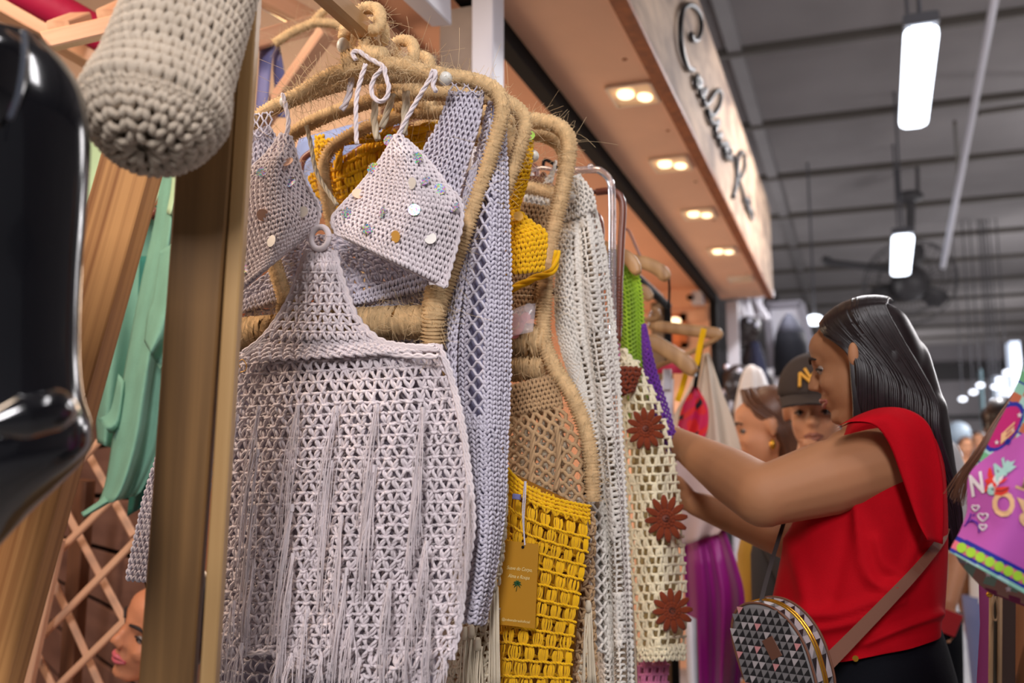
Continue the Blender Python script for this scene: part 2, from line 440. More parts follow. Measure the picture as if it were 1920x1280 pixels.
def head_prims(M, s=1.0, ears=True, neck=True):
    """face towards +x, up +z, origin between the ears"""
    R = np.array(M.to_3x3()); T = np.array(M.translation)
    def tp(p): return R @ (np.array(p, float) * s) + T
    def E(c, rad): return closed_ell(tp(c), np.array(rad) * s, R, 12)
    def K(a, ra, b, rb): return capsule(tp(a), ra * s, tp(b), rb * s)
    out = [E((-.015, 0, .032), (.1, .077, .088)), E((.028, 0, -.028), (.062, .061, .086)), E((.055, 0, .045), (.04, .055, .04)),
           K((-.02, .042, -.055), .022, (.062, .012, -.1), .018), K((-.02, -.042, -.055), .022, (.062, -.012, -.1), .018),
           E((.074, 0, -.1), (.018, .02, .016)), E((.06, .034, -.03), (.026, .024, .024)), E((.06, -.034, -.03), (.026, .024, .024)),
           K((.08, .032, .021), .011, (.088, .0, .021), .012), K((.08, -.032, .021), .011, (.088, 0, .021), .012),
           K((.089, 0, .012), .008, (.112, 0, -.024), .0095), E((.103, .011, -.03), (.010, .008, .008)), E((.103, -.011, -.03), (.010, .008, .008)),
           K((.086, .014, -.058), .009, (.094, 0, -.057), .0095), K((.086, -.014, -.058), .009, (.094, 0, -.057), .0095),
           K((.082, .012, -.07), .009, (.09, 0, -.07), .0095), K((.082, -.012, -.07), .009, (.09, 0, -.07), .0095)]
    if ears:
        for y in (.079, -.079): out += [E((-.012, y, 0), (.018, .009, .031)), E((-.008, y, -.024), (.010, .008, .012))]
    if neck: out.append(K((-.025, 0, -.07), .05, (-.05, 0, -.2), .056))
    return out
def face_details(M, s, body, lipmat, browmat, eyemat, whitemat):
    R = np.array(M.to_3x3()); T = np.array(M.translation)
    def tp(p): return R @ (np.array(p, float) * s) + T
    for y in (1, -1):
        e = ball('eye', tp((.0722, .031 * y, -.001)), .0108 * s, whitemat, body, 8)
        ball('iris', tp((.0788, .0315 * y, -.002)), .0055 * s, eyemat, e, 6)
        tube('eyelid', [tp((.070, .046 * y, -.003)), tp((.0835, .033 * y, .0035)), tp((.081, .019 * y, -.002))], .0024 * s, browmat, body, 6, 10)
        tube('eyebrow', [tp((.074, .052 * y, .02)), tp((.09, .036 * y, .028)), tp((.098, .014 * y, .022))], [.002 * s, .0038 * s, .003 * s], browmat, body, 6, 12)
    tube('upper_lip', [tp((.083, .024 * y, -.062)) if 0 else tp((.083, .024, -.063)), tp((.0965, .008, -.0575)), tp((.099, 0, -.059)), tp((.0965, -.008, -.0575)), tp((.083, -.024, -.063))], [.002 * s, .0055 * s, .0055 * s, .0055 * s, .002 * s], lipmat, body, 8, 14)
    tube('lower_lip', [tp((.083, .023, -.065)), tp((.0935, .008, -.0695)), tp((.095, 0, -.07)), tp((.0935, -.008, -.0695)), tp((.083, -.023, -.065))], [.002 * s, .006 * s, .0065 * s, .006 * s, .002 * s], lipmat, body, 8, 14)
def hand_prims(wrist, fwd, palm_n, s=1.0, curl=.5, left=True):
    """palm plus five bent fingers; fwd along the fingers, palm_n out of the palm"""
    f = np.array(fwd, float); f /= np.linalg.norm(f); n = np.array(palm_n, float); n -= f * (n @ f); n /= np.linalg.norm(n); w = np.cross(f, n) * (1 if left else -1)
    W = np.array(wrist, float); out = [capsule(W, .022 * s, W + f * .03 * s, .027 * s, flat=.6, flatdir=n)]
    out.append(capsule(W + f * .03 * s - w * .015 * s, .019 * s, W + f * .075 * s - w * .025 * s, .014 * s)); out.append(capsule(W + f * .03 * s + w * .01 * s, .02 * s, W + f * .08 * s + w * .022 * s, .014 * s))
    out.append(capsule(W + f * .04 * s, .017 * s, W + f * .082 * s, .0135 * s))
    for i, L in enumerate((.068, .078, .072, .056)):
        b = W + (f * (.085 - .004 * abs(i - 1)) + w * (-.03 + .02 * i)) * s; a = .25 + curl * .5; r = .0085 * s * (1 - .07 * (i == 3)); p = b
        for k, part in enumerate((.45, .32, .23)):
            d = f * math.cos(a) + n * math.sin(a); q = p + d * L * part * s; out.append(capsule(p, r, q, r * .92, n=4, k=10)); p = q; r *= .92; a += curl * .9
    b = W + (f * .025 - w * .024) * s; d = f * .6 - w * .75 + n * .25; d /= np.linalg.norm(d); q = b + d * .036 * s; out.append(capsule(b, .0125 * s, q, .0105 * s, n=4, k=10))
    d2 = f * .8 - w * .3 + n * .5; d2 /= np.linalg.norm(d2); out.append(capsule(q, .0105 * s, q + d2 * .03 * s, .0085 * s, n=4, k=10))
    return out

# ------------------------------------------------------------------ materials
M_orange = mat('orange_paint', (222, 162, 126), .75, var=.05, vscale=2)
M_soffit = mat('soffit_paint', (234, 186, 154), .7, var=.06, vscale=3)
M_peach = mat('peach_paint', (232, 178, 142), .75, var=.04, vscale=2)
M_black = mat('black_steel', (20, 18, 18), .8, spec=.15)
M_hall = mat('grey_sheet_metal', (150, 146, 146), .6, var=.10, vscale=1.2)
M_purlin = mat('purlin_steel', (96, 90, 84), .6)
M_floor = mat('grey_concrete', (128, 128, 130), .4, var=.12, vscale=3)
M_white = mat('white_paint', (214, 212, 220), .5)
M_greyp = mat('grey_plaster', (168, 152, 140), .7, var=.1, vscale=12)
M_sign = wood('weathered_board', (112, 90, 76), (204, 174, 146), .8, (7, 7, 2.6), 1.0, (.30, .68))
M_rust = mat('rusty_edge', (150, 84, 36), .6, var=.3, vscale=30)
M_letter = mat('black_letter', (20, 17, 20), .42)
M_post = wood('olive_pine', (96, 68, 38), (146, 108, 64), .45, (26, 26, 1.1))
M_leg = wood('streaked_pine', (142, 88, 46), (206, 150, 92), .45, (85, 85, .6), 1.0, (.36, .64))
M_slat = wood('pale_pine', (206, 150, 116), (232, 184, 148), .6, (30, 30, 2))
M_plank = wood('brown_plank', (124, 86, 72), (168, 124, 104), .7, (12, 12, 1.2))
M_dkpost = wood('dark_stained_post', (80, 50, 34), (140, 88, 56), .6, (20, 20, 1))
M_pink = mat('crimson_fabric', (190, 20, 70), .6, bump=.4, bscale=60)
M_warmled = mat('warm_led', (255, 214, 150), .4, emit=(255, 214, 150), estr=3.0)
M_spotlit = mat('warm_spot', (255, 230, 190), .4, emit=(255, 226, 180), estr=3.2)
M_tubelit = mat('cool_tube', (240, 246, 255), .4, emit=(236, 244, 255), estr=5.0)
M_greyfix = mat('lamp_housing', (92, 92, 98), .5)
M_jute = mat('jute_twine', (222, 186, 138), .95, var=.2, vscale=90, bump=.6, bscale=900, spec=.15)
M_fibre = mat('jute_fibre', (232, 206, 164), .95, spec=.1)
M_bead = mat('white_bead', (222, 218, 208), .35)
M_lav = yarn('lavender_white_yarn', (230, 219, 222))
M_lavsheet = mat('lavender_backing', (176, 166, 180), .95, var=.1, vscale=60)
M_lilac = yarn('lilac_white_yarn', (214, 208, 220))
M_cream = yarn('cream_yarn', (226, 212, 186))
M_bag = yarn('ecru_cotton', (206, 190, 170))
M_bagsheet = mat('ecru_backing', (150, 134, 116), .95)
M_ivory = yarn('ivory_yarn', (238, 228, 196))
M_wht = yarn('white_yarn', (230, 224, 214))
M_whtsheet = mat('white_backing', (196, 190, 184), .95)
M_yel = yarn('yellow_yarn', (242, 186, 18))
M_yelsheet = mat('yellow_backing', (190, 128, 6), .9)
M_beige = yarn('beige_yarn', (190, 156, 116))
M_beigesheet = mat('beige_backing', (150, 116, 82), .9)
M_rust_y = yarn('rust_yarn', (124, 52, 26))
M_green = yarn('lime_yarn', (158, 196, 50))
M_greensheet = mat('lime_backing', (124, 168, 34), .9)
M_purple = yarn('purple_yarn', (104, 44, 150))
M_pinky = yarn('pink_yarn', (206, 120, 160))
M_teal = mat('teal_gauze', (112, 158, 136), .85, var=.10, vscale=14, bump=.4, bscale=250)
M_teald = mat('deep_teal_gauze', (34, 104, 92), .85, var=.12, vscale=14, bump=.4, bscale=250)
M_mint = mat('overexposed_mint_gauze', (176, 204, 164), .85, var=.05, vscale=14)  # bright light on the gauze put into the pale colour
M_blue = mat('blue_ribbon', (112, 112, 160), .6)
M_hangw = wood('hanger_wood', (148, 106, 64), (188, 146, 98), .45, (30, 30, 3))
M_hangb = mat('brown_plastic', (112, 62, 46), .3)
M_clear = mat('clear_plastic', (236, 238, 244), .08, trans=.9, spec=.6)
M_steel = mat('steel', (190, 190, 195), .25, 1.0)
M_gold = mat('gold_disc', (232, 176, 84), .35, .4)
M_pearl = mat('pearl_disc', (232, 226, 218), .2, .35)
M_copper = mat('copper_disc', (236, 190, 160), .35, .3)
def holo(name, base, metal=.35):
    m = mat(name, base, .3, metal); nt = m.node_tree; b = nt.nodes['Principled BSDF']
    tc = nt.nodes.new('ShaderNodeTexCoord'); v = nt.nodes.new('ShaderNodeTexVoronoi'); v.inputs['Scale'].default_value = 620
    nt.links.new(tc.outputs['Object'], v.inputs['Vector'])
    hs = nt.nodes.new('ShaderNodeHueSaturation'); hs.inputs['Saturation'].default_value = 1.1; hs.inputs['Value'].default_value = 1.0
    nt.links.new(v.outputs['Color'], hs.inputs['Color'])
    mx = nt.nodes.new('ShaderNodeMix'); mx.data_type = 'RGBA'; mx.inputs[0].default_value = .72
    mx.inputs[6].default_value = (*lin(base), 1); nt.links.new(hs.outputs['Color'], mx.inputs[7]); nt.links.new(mx.outputs[2], b.inputs['Base Color'])
    return m
M_holo = holo('hologram_disc', (150, 140, 190)); M_holod = holo('dark_hologram_disc', (84, 88, 84))

# ------------------------------------------------------------------ the hall
fl = struct(box('floor', (-7, -4, -.06), (9, 32, 0), M_floor))
CZ = 5.0
hc = struct(box('ceiling', (-7, -4, CZ + .25), (9, 32, CZ + .3), M_hall))
for k in range(16):                        # roof sheets: ribs run across the aisle
    y0 = -1 + 1.9 * k; n = 25
    ys = np.linspace(y0 + .02, y0 + 1.88, n * 4 + 1); zs = CZ + .035 * np.abs(((np.arange(n * 4 + 1) % 4) - 2)) / 2 + .05
    V = [(x, y, z) for x in (-1.5, 8.8) for y, z in zip(ys, zs)]; N = len(ys)
    mesh_obj('roof_sheet', V, [(i, i + 1, N + i + 1, N + i) for i in range(N - 1)], M_hall, hc, None, False)
    beam('purlin', (-1.5, y0, CZ + .03), (8.8, y0, CZ + .03), .07, .09, M_purlin, hc, (0, 1, 0))
for x in (-.9, 4.6):
    beam('roof_beam', (x, -1, CZ + .06), (x, 30, CZ + .06), .12, .10, M_hall, hc, (1, 0, 0))
wf = struct(box('wall_far', (-7, 30, 0), (9, 30.2, 5.3), mat('far_wall_grey', (150, 146, 150), .7, var=.1, vscale=1)))
for z in (4.35, 3.1, 2.6): beam('wall_beam', (-7, 29.9, z), (9, 29.9, z), .2, .45 if z > 4 else .12, mat('dark_beam', (62, 60, 62), .6), wf, (0, 1, 0))
struct(box('wall_right', (8.8, -4, 0), (9, 32, 5.3), M_hall))

# ------------------------------------------------------------------ the shop: soffit, track, ceiling, end wall, posts
SZ = 2.60; XF, XT = -.60, -.93
sof = struct(box('soffit', (XT, 1.2, SZ), (XF - .005, 7.28, SZ + .12), M_soffit))
# its joint and screw marks
for y in np.linspace(1.6, 7.1, 9): coin('screw_cap', (XF - .05 - .02 * rng.random(), y, SZ - .001), (0, 0, 1), .008, .003, M_rust, sof, 8)
tr = box('shutter_track', (XT - .05, .6, SZ - .06), (XT, 7.05, SZ + .05), M_black); tag(tr, 'long black shutter track running along the orange soffit', 'track')
box('track_post', (XT - .05, 7.0, 0), (XT, 7.06, SZ - .06), M_black, tr)
box('track_lip', (XT - .085, .6, SZ + .0), (XT - .052, 7.0, SZ + .03), M_black, tr)
struct(box('shop_ceiling', (-5.2, 1.6, SZ + .06), (XT - .05, 7.2, SZ + .12), M_orange))
ew = struct(box('wall_end', (-5.2, 7.12, 0), (XT - .06, 7.25, SZ + .06), M_peach))
struct(box('wall_left', (-5.3, .5, 0), (-5.2, 7.2, SZ + .06), M_peach))
box('trim_rail', (-5.2, 7.09, SZ - .18), (XT - .08, 7.12, SZ - .10), M_peach, ew)
sb = thing('sign_board', 'weathered wooden fascia board carrying black script lettering', 'sign', (XF, 4.4, SZ))
box_ = beam('board', (XF + .02, 1.2, SZ + .33), (XF + .02, 7.28, SZ + .33), .66, .04, M_sign, sb, (0, 0, 1))
beam('edge_strip', (XF + .015, 1.2, SZ - .006), (XF + .015, 7.28, SZ - .006), .02, .05, M_rust, sb, (0, 0, 1))
XL = XF + .055
def letter(pts, r=.011, n=40): 
    p = smooth_path([PX(a, b, XL) for a, b in pts], n); lt.add(p, r, (1, 0, 0))
strokes = [
 [(1295,63),(1299,74),(1307,75),(1313,63),(1315,42),(1309,20),(1296,9),(1284,13),(1278,28),(1276,52),(1277,82),(1282,108),(1290,127),(1300,131)],
 [(1307,141),(1303,152),(1308,164),(1314,156),(1308,144),(1312,160),(1313,176),(1319,182)],
 [(1319,182),(1322,166),(1317,178),(1322,197),(1330,190),(1341,173),(1348,169),(1352,180),(1348,202),(1336,217),(1327,206),(1330,222),(1336,232)],
 [(1336,232),(1348,227),(1341,244),(1345,256),(1352,250),(1348,262),(1354,272)], [(1354,272),(1364,268),(1358,284),(1364,296),(1370,288),(1366,276),(1362,290),(1371,300)],
 [(1377,292),(1380,315),(1381,337),(1379,354),(1375,370)],
 [(1383,336),(1384,307),(1387,288),(1391,284),(1396,292),(1396,312),(1392,327),(1386,338),(1391,354),(1396,374),(1402,390),(1411,411)],
 [(1396,374),(1403,374),(1404,384),(1400,388)], [(1402,390),(1409,394),(1411,404)]]
for i, s_ in enumerate(strokes):
    lt = Tubes(); letter(s_, .0105); lt.build('letter', M_letter, sb, 8)
# recessed square spot lamps in the soffit
M_spotbox = mat('spot_frame', (238, 214, 190), .4)
spots = [(1187, 174), (1258, 305), (1310, 399), (1354, 469), (1388, 521)]
spn = ['nearest to the camera', 'second from the nearest', 'in the middle of the row', 'fourth from the nearest', 'unlit, at the far end']
for i, (a, b) in enumerate(spots):
    c = PZ(a, b, SZ); s_ = .075; lit = i < 4
    t = thing('soffit_spotlight', 'square recessed soffit lamp, ' + spn[i], 'lamp', c, 'lamps along the orange soffit')
    for sx, sy, wx, wy in ((-1, 0, .012, 2 * s_), (1, 0, .012, 2 * s_), (0, -1, 2 * s_, .012), (0, 1, 2 * s_, .012)):
        box('frame', (c[0] + sx * s_ - wx / 2, c[1] + sy * s_ * 1.2 - wy * .6, SZ - .012), (c[0] + sx * s_ + wx / 2, c[1] + sy * s_ * 1.2 + wy * .6, SZ - .001), M_spotbox, t, .001)
    box('reflector', (c[0] - s_, c[1] - s_ * 1.2, SZ - .006), (c[0] + s_, c[1] + s_ * 1.2, SZ - .002), mat('spot_reflector', (250, 222, 186), .3, .2, emit=(255, 214, 160), estr=.16 if lit else 0), t, .001)
    if lit:
        ball('bulb', (c[0] - .022, c[1] - .02, SZ - .012), 0, M_spotlit, t, 8, (.030, .036, .012))
        ball('glow_lens', (c[0] + .034, c[1] + .035, SZ - .008), 0, M_spotlit, t, 8, (.026, .040, .006))
    if lit: light('soffit_spot', 'SPOT', (c[0], c[1], SZ - .05), 9, (1.0, .80, .58), .05, (c[0] - .05, c[1], 0), spot=math.radians(110))
# posts near the rack
def vpost(name, x0, x1, Y, z0, z1, th, m, lab, cat='post'):
    a = PY(x0, 60, Y); b = PY(x1, 60, Y); return tag(box(name, (a[0], Y, z0), (b[0], Y + th, z1), m), lab, cat)
pa = vpost('plaster_post', 824, 886, 2.35, 0, 2.53, .1, M_greyp, 'grey-brown plastered post left of the white post')
pb = vpost('white_post', 884, 925, 2.2, 0, 2.53, .08, M_white, 'white painted post against the orange ceiling')
for i in range(4):
    a = PY(716 + 26 * i, 30, 2.7); b = PY(716 + 26 * i + 24, 30, 2.7)
    q = box('wall_plank', (a[0], 2.7, 1.6), (b[0], 2.72, 2.58), wood('plank_%d' % i, (150, 110, 92), (196, 160, 140), .7, (20, 20, 1.4)) if i < 3 else M_white)
    tag(q, ['reddish-brown upright plank beside the hanging rail', 'reddish-brown upright plank, second from the rail', 'brown upright plank next to the white one', 'white upright plank beside the plastered post'][i], 'plank', 'upright planks behind the rail')
p0, p1 = PD(755, -55, 2.0), PD(826, 18, 2.35)
tag(beam('white_beam', p0, p1, .075, .05, M_white, None, (0, 0, 1)), 'white painted beam end above the upright planks', 'beam')

# pergola timbers at the top left, with a warm strip of light
def timber(a, b, da, db, w, h, lab, m=M_slat): return tag(beam('timber', PD(*a, da), PD(*b, db), w, h, m, None, (0, 0, 1)), lab, 'beam', 'pale timbers of the display')
timber((82, 80), (330, 22), 2.0, 2.1, .036, .03, 'pale horizontal timber just above the black mannequin')
timber((-40, -6), (210, 136), 2.2, 2.3, .03, .06, 'pale sloping timber crossing behind the horizontal one')
timber((110, 52), (152, 36), 2.15, 2.25, .03, .05, 'short pale block resting on the horizontal timber, beside the crimson roll')
timber((203, 30), (240, 12), 2.15, 2.25, .03, .05, 'short pale block resting on the horizontal timber, beside the crochet bag')
timber((440, 88), (660, 26), 2.3, 2.5, .04, .04, 'pale timber under the warm strip light')
timber((612, 60), (470, 262), 2.3, 2.4, .028, .04, 'pale diagonal brace behind the blue ribbon')
timber((470, -20), (690, 96), 2.6, 2.75, .05, .04, 'pale timber sloping down behind the hooks of the hangers')
tag(tube('fabric_roll', [PD(-10, -40, 2.4), PD(110, 20, 2.45), PD(300, 130, 2.55)], .042, M_pink, None, 20), 'shiny crimson fabric roll lying on the timbers', 'fabric')
st = thing('strip_light', 'warm glowing strip light on the pale timber', 'lamp', PD(520, 25, 2.7))
beam('tube', PD(486, 4, 2.7), PD(552, 44, 2.75), .018, .012, M_warmled, st, (0, 0, 1)); beam('housing', PD(484, 1, 2.72), PD(554, 41, 2.77), .03, .014, M_white, st, (0, 0, 1))
# ceiling board over that corner and dividing wall of planks with gaps
struct(box('trim_1', (-5.0, 1.0, 2.625), (-1.3, 3.5, 2.65), mat('pale_peach_board', (238, 206, 180), .7)))
D = np.array([-.79, .62, 0]); B0 = PD(205, 1080, 2.95); B0[2] = 0
wl = thing('wall_planks', None, None, B0); wl['kind'] = 'structure'; wl.name = 'wall_side'
WM['wall_side'] = WM.get('wall_planks')
for i in range(11):
    z = .12 + .158 * i
    a = B0 + D * -.5; b = B0 + D * 1.6
    beam('plank', (a[0], a[1], z + .07), (b[0], b[1], z + .07), .143, .02, M_plank, wl, (0, 0, 1))
a = B0 + D * -.5 + np.array([.05, .07, 0]); b = B0 + D * 1.6 + np.array([.05, .07, 0])
beam('backing', (a[0], a[1], .95), (b[0], b[1], .95), 1.8, .02, M_black, wl, (0, 0, 1))
# lattice
lat = thing('lattice_panel', 'pale wooden lattice with diamond openings behind the left post', 'lattice', PD(160, 1270, 2.5))
for a, b in (((60,1083),(230,916)), ((50,1222),(290,977)), ((75,1320),(300,1098)), ((110,906),(240,772))):
    beam('slat', PD(*a, 2.44), PD(*b, 2.40), .018, .012, M_slat, lat, (0, 0, 1))
for a, b in (((110,932),(262,1218)), ((60,1000),(215,1345)), ((196,905),(300,1098)), ((150,822),(250,1003)), ((40,1165),(110,1310))):
    beam('slat', PD(*a, 2.49), PD(*b, 2.45), .018, .012, M_slat, lat, (0, 0, 1))
beam('frame', PD(112, 1010, 2.38), PD(52, 1290, 2.38), .024, .02, M_slat, lat, (1, 0, 0))
tag(beam('dark_post', PD(158, 900, 2.62), PD(128, 1330, 2.62), .045, .04, M_dkpost, None, (1, 0, 0)), 'dark stained post behind the lattice', 'post')

# lamps, fan and cables of the hall
def batten(a, b, wpx, lab):
    A, B = PZ(*a, 3.6), PZ(*b, 3.6); wd = wpx * mpp((A + B) / 2)
    t = thing('tube_lamp', lab, 'lamp', (A + B) / 2, 'tube lamps of the hall')
    d = (B - A) / np.linalg.norm(B - A)
    beam('housing', A + [0, 0, .05], B + [0, 0, .05], wd * 1.0, .06, M_greyfix, t, (1, 0, 0), .01)
    n = 24; ring = []
    for k in range(24):
        an = 2 * math.pi * k / 24; ring.append((math.copysign(abs(math.cos(an)) ** .5, math.cos(an)) * wd * .5, math.copysign(abs(math.sin(an)) ** .5, math.sin(an)) * .03))
    rs = []
    for q, sc in ((0, .7), (.03, .95), (.06, 1), (.94, 1), (.97, .95), (1, .7)):
        c = A + (B - A) * q + np.array([0, 0, -.01]); rs.append([c + np.array([x * sc, 0, z * sc]) for x, z in ring])
    loft('diffuser', rs, M_tubelit, t)
    for k in range(4): beam('clip', A - d * .03 + [wd * (-.3 + .2 * k), 0, -.012], A + d * .16 + [wd * (-.3 + .2 * k), 0, -.044], .012, .008, M_greyfix, t, (1, 0, 0), .001)
    tube('hanger_rod', [A + d * .1 + [0, 0, .08], A + d * .1 + [0, 0, CZ - 3.54]], .012, M_greyfix, t)
    tube('hanger_rod', [B - d * .1 + [0, 0, .08], B - d * .1 + [0, 0, CZ - 3.54]], .012, M_greyfix, t)
batten((1728, 50), (1712, 232), 56, 'bright tube lamp hanging nearer, high above the shoppers')
batten((1693, 441), (1688, 512), 36, 'smaller bright tube lamp farther down the hall by the fan')
fan = thing('ceiling_fan', 'large grey caged fan hanging from a dark rod below the roof', 'fan', PD(1706, 530, 12))
FC = PD(1706, 532, 12)
tp = PD(1705, 368, 12)
M_fan = mat('fan_grey', (70, 68, 70), .5)
tube('rod', [PD(1708, 375, 11.95), PD(1704, 520, 11.95)], .052, M_fan, fan)
ball('rod_cap', PD(1705, 369, 11.95), 0, M_fan, fan, 10, (.16, .16, .075))
for x in (1681, 1718): tube('stay', [PD(x, 235, 11.95), PD(x + 3, 366, 11.95)], .022, M_fan, fan)
ball('motor', FC, 0, M_fan, fan, 12, (.21, .3, .21))
fd = Vector(CAM - FC).normalized(); fd = (fd + Vector((.25, 0, -.5))).normalized()
for q, rr in ((0, .55), (.04, .525), (0, .375), (-.175, .5), (-.25, .31), (0, .225)):
    c = Vector(FC) + fd * q; pr = disc_pts(c, fd, rr, 40); tube('guard_ring', [tuple(v) for v in pr + pr[:1]], .007, M_fan, fan, 6, 60)
sp = Tubes()
a_, b_ = disc_pts(Vector(FC) + fd * .04, fd, .15, 36), disc_pts(Vector(FC), fd, .55, 36)
for v, u_ in zip(a_, b_): sp.add([tuple(v), tuple((v + u_) / 2 + fd * .07), tuple(u_)], .004)
sp.build('guard_wires', M_fan, fan, 5)['kind'] = 'stuff'
ax = fd.cross(Vector((0, 0, 1))).normalized(); ay = fd.cross(ax)
for k in range(3):
    an = 2 * math.pi * k / 3 + .5; r_ = ax * math.cos(an) + ay * math.sin(an); t_ = fd.cross(r_)
    rings = []
    for q, wd in ((.12, .06), (.25, .125), (.4, .15), (.5, .09)):
        c = Vector(FC) + r_ * q; e = (t_ * .9 + fd * .35).normalized() * wd; rings.append([tuple(c + e + fd * .006), tuple(c - e + fd * .006), tuple(c - e - fd * .006), tuple(c + e - fd * .006)])
    loft('blade', rings, M_fan, fan)
tube('bracket', [PD(1553, 482, 12), PD(1556, 492, 12), PD(1672, 505, 12), PD(1706, 515, 12)], .044, M_fan, fan, 8, 30)
for a, b, r_, lab, m_ in (((1868, -20), (1768, 500), .03, 'pale cable run slanting down across the roof', M_white), ((1790, 228), (1798, 345), .015, 'thin dark rod hanging from the roof near the pale cable', M_purlin)):
    tag(tube('roof_cable', [PD(*a, 6.6 if r_ > .02 else 8.5), PD(*b, 11 if r_ > .02 else 10)], r_, m_, None), lab, 'cable')
tag(beam('conduit', PD(1835, 212, 9.2), PD(1990, 190, 9.2), .05, .05, M_purlin, None, (0, 0, 1)), 'short dark conduit under the roof at the right', 'conduit')

# ------------------------------------------------------------------ the clothes rack
BX, BZ = -.655, 1.905
rack = thing('clothes_rack', 'wooden trestle clothes rack with two pine legs and a hanging rail', 'rack', PD(400, 1300, 1.1))
def slab(name, quad_top, quad_bot, d, th, m, parent):
    """a leg: front face given by its two top and two bottom corners, th deep away from the viewer"""
    (a, b), (c, e) = quad_top, quad_bot
    p0 = (PD(*a, d) + PD(*b, d)) / 2; p1 = (PD(*c, d) + PD(*e, d)) / 2
    wd = abs(b[0] - a[0]) / 1867 * d
    return beam(name, p1, p0, wd, th, m, parent, tuple(RGT), .002)
slab('leg', ((362, -60), (462, -60)), ((252, 1420), (358, 1420)), 1.08, .02, M_post, rack)
# right side of the leg, its light painted in as paler wood
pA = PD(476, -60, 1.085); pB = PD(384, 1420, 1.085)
beam('leg_edge', pB, pA, .017, .02, wood('lit_edge', (176, 136, 84), (206, 168, 116), .45, (26, 26, 1.2)), rack, tuple(RGT), .002)
pA = PD(300, 120, 1.22); pB = PD(-62, 1420, 1.12)
beam('leg', pB, pA, .073, .03, M_leg, rack, tuple(RGT * .96 - FWD * .25), .002)
beam('rail', (BX, .97, BZ), (BX, 3.45, BZ), .024, .034, M_hangw, rack, (1, 0, 0), .008)
# far end of the rail: a trestle as well
beam('leg', (BX, 3.42, 0), (BX, 3.42, 1.885), .05, .03, M_post, rack, (1, 0, 0))

# ------------------------------------------------------------------ jute-wound hangers
def P3(x, z, Y): return (x, Y, z)
def jute_hanger(Y, lab, neck=-.655, zt=1.842, half=.205, body=True, waist=.15, zw=1.42, hips=None, r=.0105, drop=.03, fuzz=500, tilt=0., band=0.):
    t = thing('jute_hanger', lab, 'hanger', (neck, Y, zt), 'hangers wound with jute twine')
    hook = [P3(neck, zt + .012, Y), P3(neck + .004, zt + .045, Y - .004), P3(neck + .026, BZ - .005, Y - .008), P3(neck + .022, BZ + .026, Y), P3(neck - .004, BZ + .036, Y + .004), P3(neck - .028, BZ + .018, Y), P3(neck - .031, BZ - .012, Y - .006)]
    wound('hook', smooth_path(hook, 60), r * .78, M_jute, t, .0046, 10, 90, M_fibre)
    ball('bead', (neck - .031, Y - .007, BZ - .022), .0095, M_bead, t, 10, (.0095, .0095, .012))
    arm = []
    for s in (-1, 1):
        a = [P3(neck, zt, Y), P3(neck + s * half * .5, zt - drop * .35, Y + tilt * s * .5), P3(neck + s * half * .86, zt - drop * .9, Y + tilt * s)]
        if body:
            a += [P3(neck + s * half, zt - drop - .03, Y + tilt * s), P3(neck + s * (half * .88 + waist * .12), zt - drop - .09, Y + tilt * s), P3(neck + s * (half * .5 + waist * .5), zt - drop - .20, Y + tilt * s), P3(neck + s * waist, zw, Y + tilt * s)]
            if hips: a += [P3(neck + s * (waist + .0), zw - .06, Y), P3(neck + s * (hips * .8 + waist * .2), zw - .14, Y), P3(neck + s * hips, zw - .24, Y), P3(neck + s * hips * 1.02, zw - .40, Y), P3(neck + s * hips * .96, zw - .62, Y)]
        else:
            a += [P3(neck + s * (half + .004), zt - drop - .004, Y)]
        wound('arm', smooth_path(a, 160), r, M_jute, t, .0052, 12, fuzz, M_fibre)
        if not body: ball('bead', (neck + s * (half + .008), Y, zt - drop - .006), .010, M_bead, t)
    kp = smooth_path([P3(neck - .03, zt + .006, Y), P3(neck, zt + .012, Y), P3(neck + .03, zt + .004, Y)], 20)
    wound('knot', kp, r * 1.35, M_jute, t, .0055, 12, 60, M_fibre)
    if body:
        wv = smooth_path([P3(neck - max(waist + .01, band), zw, Y), P3(neck, zw + .004, Y), P3(neck + waist + .01, zw, Y)], 40)
        wound('waist_band', wv, .021, M_jute, t, .0034, 14, fuzz, M_fibre)
        for s in (-1, 1): wound('side_knot', smooth_path([P3(neck + s * waist, zw - .03, Y - .005), P3(neck + s * (waist + .004), zw + .01, Y - .012), P3(neck + s * (waist + .006), zw + .045, Y - .005)], 20), r * 1.5, M_jute, t, .005, 12, 120, M_fibre)
    return t
Y1 = 1.235
jute_hanger(Y1 - .015, 'short jute hanger in front that carries the dress cords', -.655, 1.853, .120, False, drop=.034)
zw1 = float(PY(640, 615, Y1 + .03)[2]); xw = float(PY(815, 600, Y1 + .03)[0])
jute_hanger(Y1 + .03, 'jute body hanger with a waist band right behind the discs of the dress', -.672, 1.856, .213, True, abs(xw + .672), zw1, None, .0105, .042, band=.24)
jute_hanger(1.335, 'jute body hanger behind the lilac cardigan, second of the body hangers', -.655, 1.853, .206, True, .085, 1.50, None, .0105, .042)
jute_hanger(1.395, 'jute hanger third among the body hangers, in front of the yellow set', -.655, 1.845, .165, True, .085, 1.50, None, .010, .042)
jute_hanger(1.46, 'jute hanger that carries the yellow crochet set', -.655, 1.828, .17, False, drop=.05)
def edgeX(px, py, Y): return float(PY(px, py, Y)[0])
Yb = 1.56
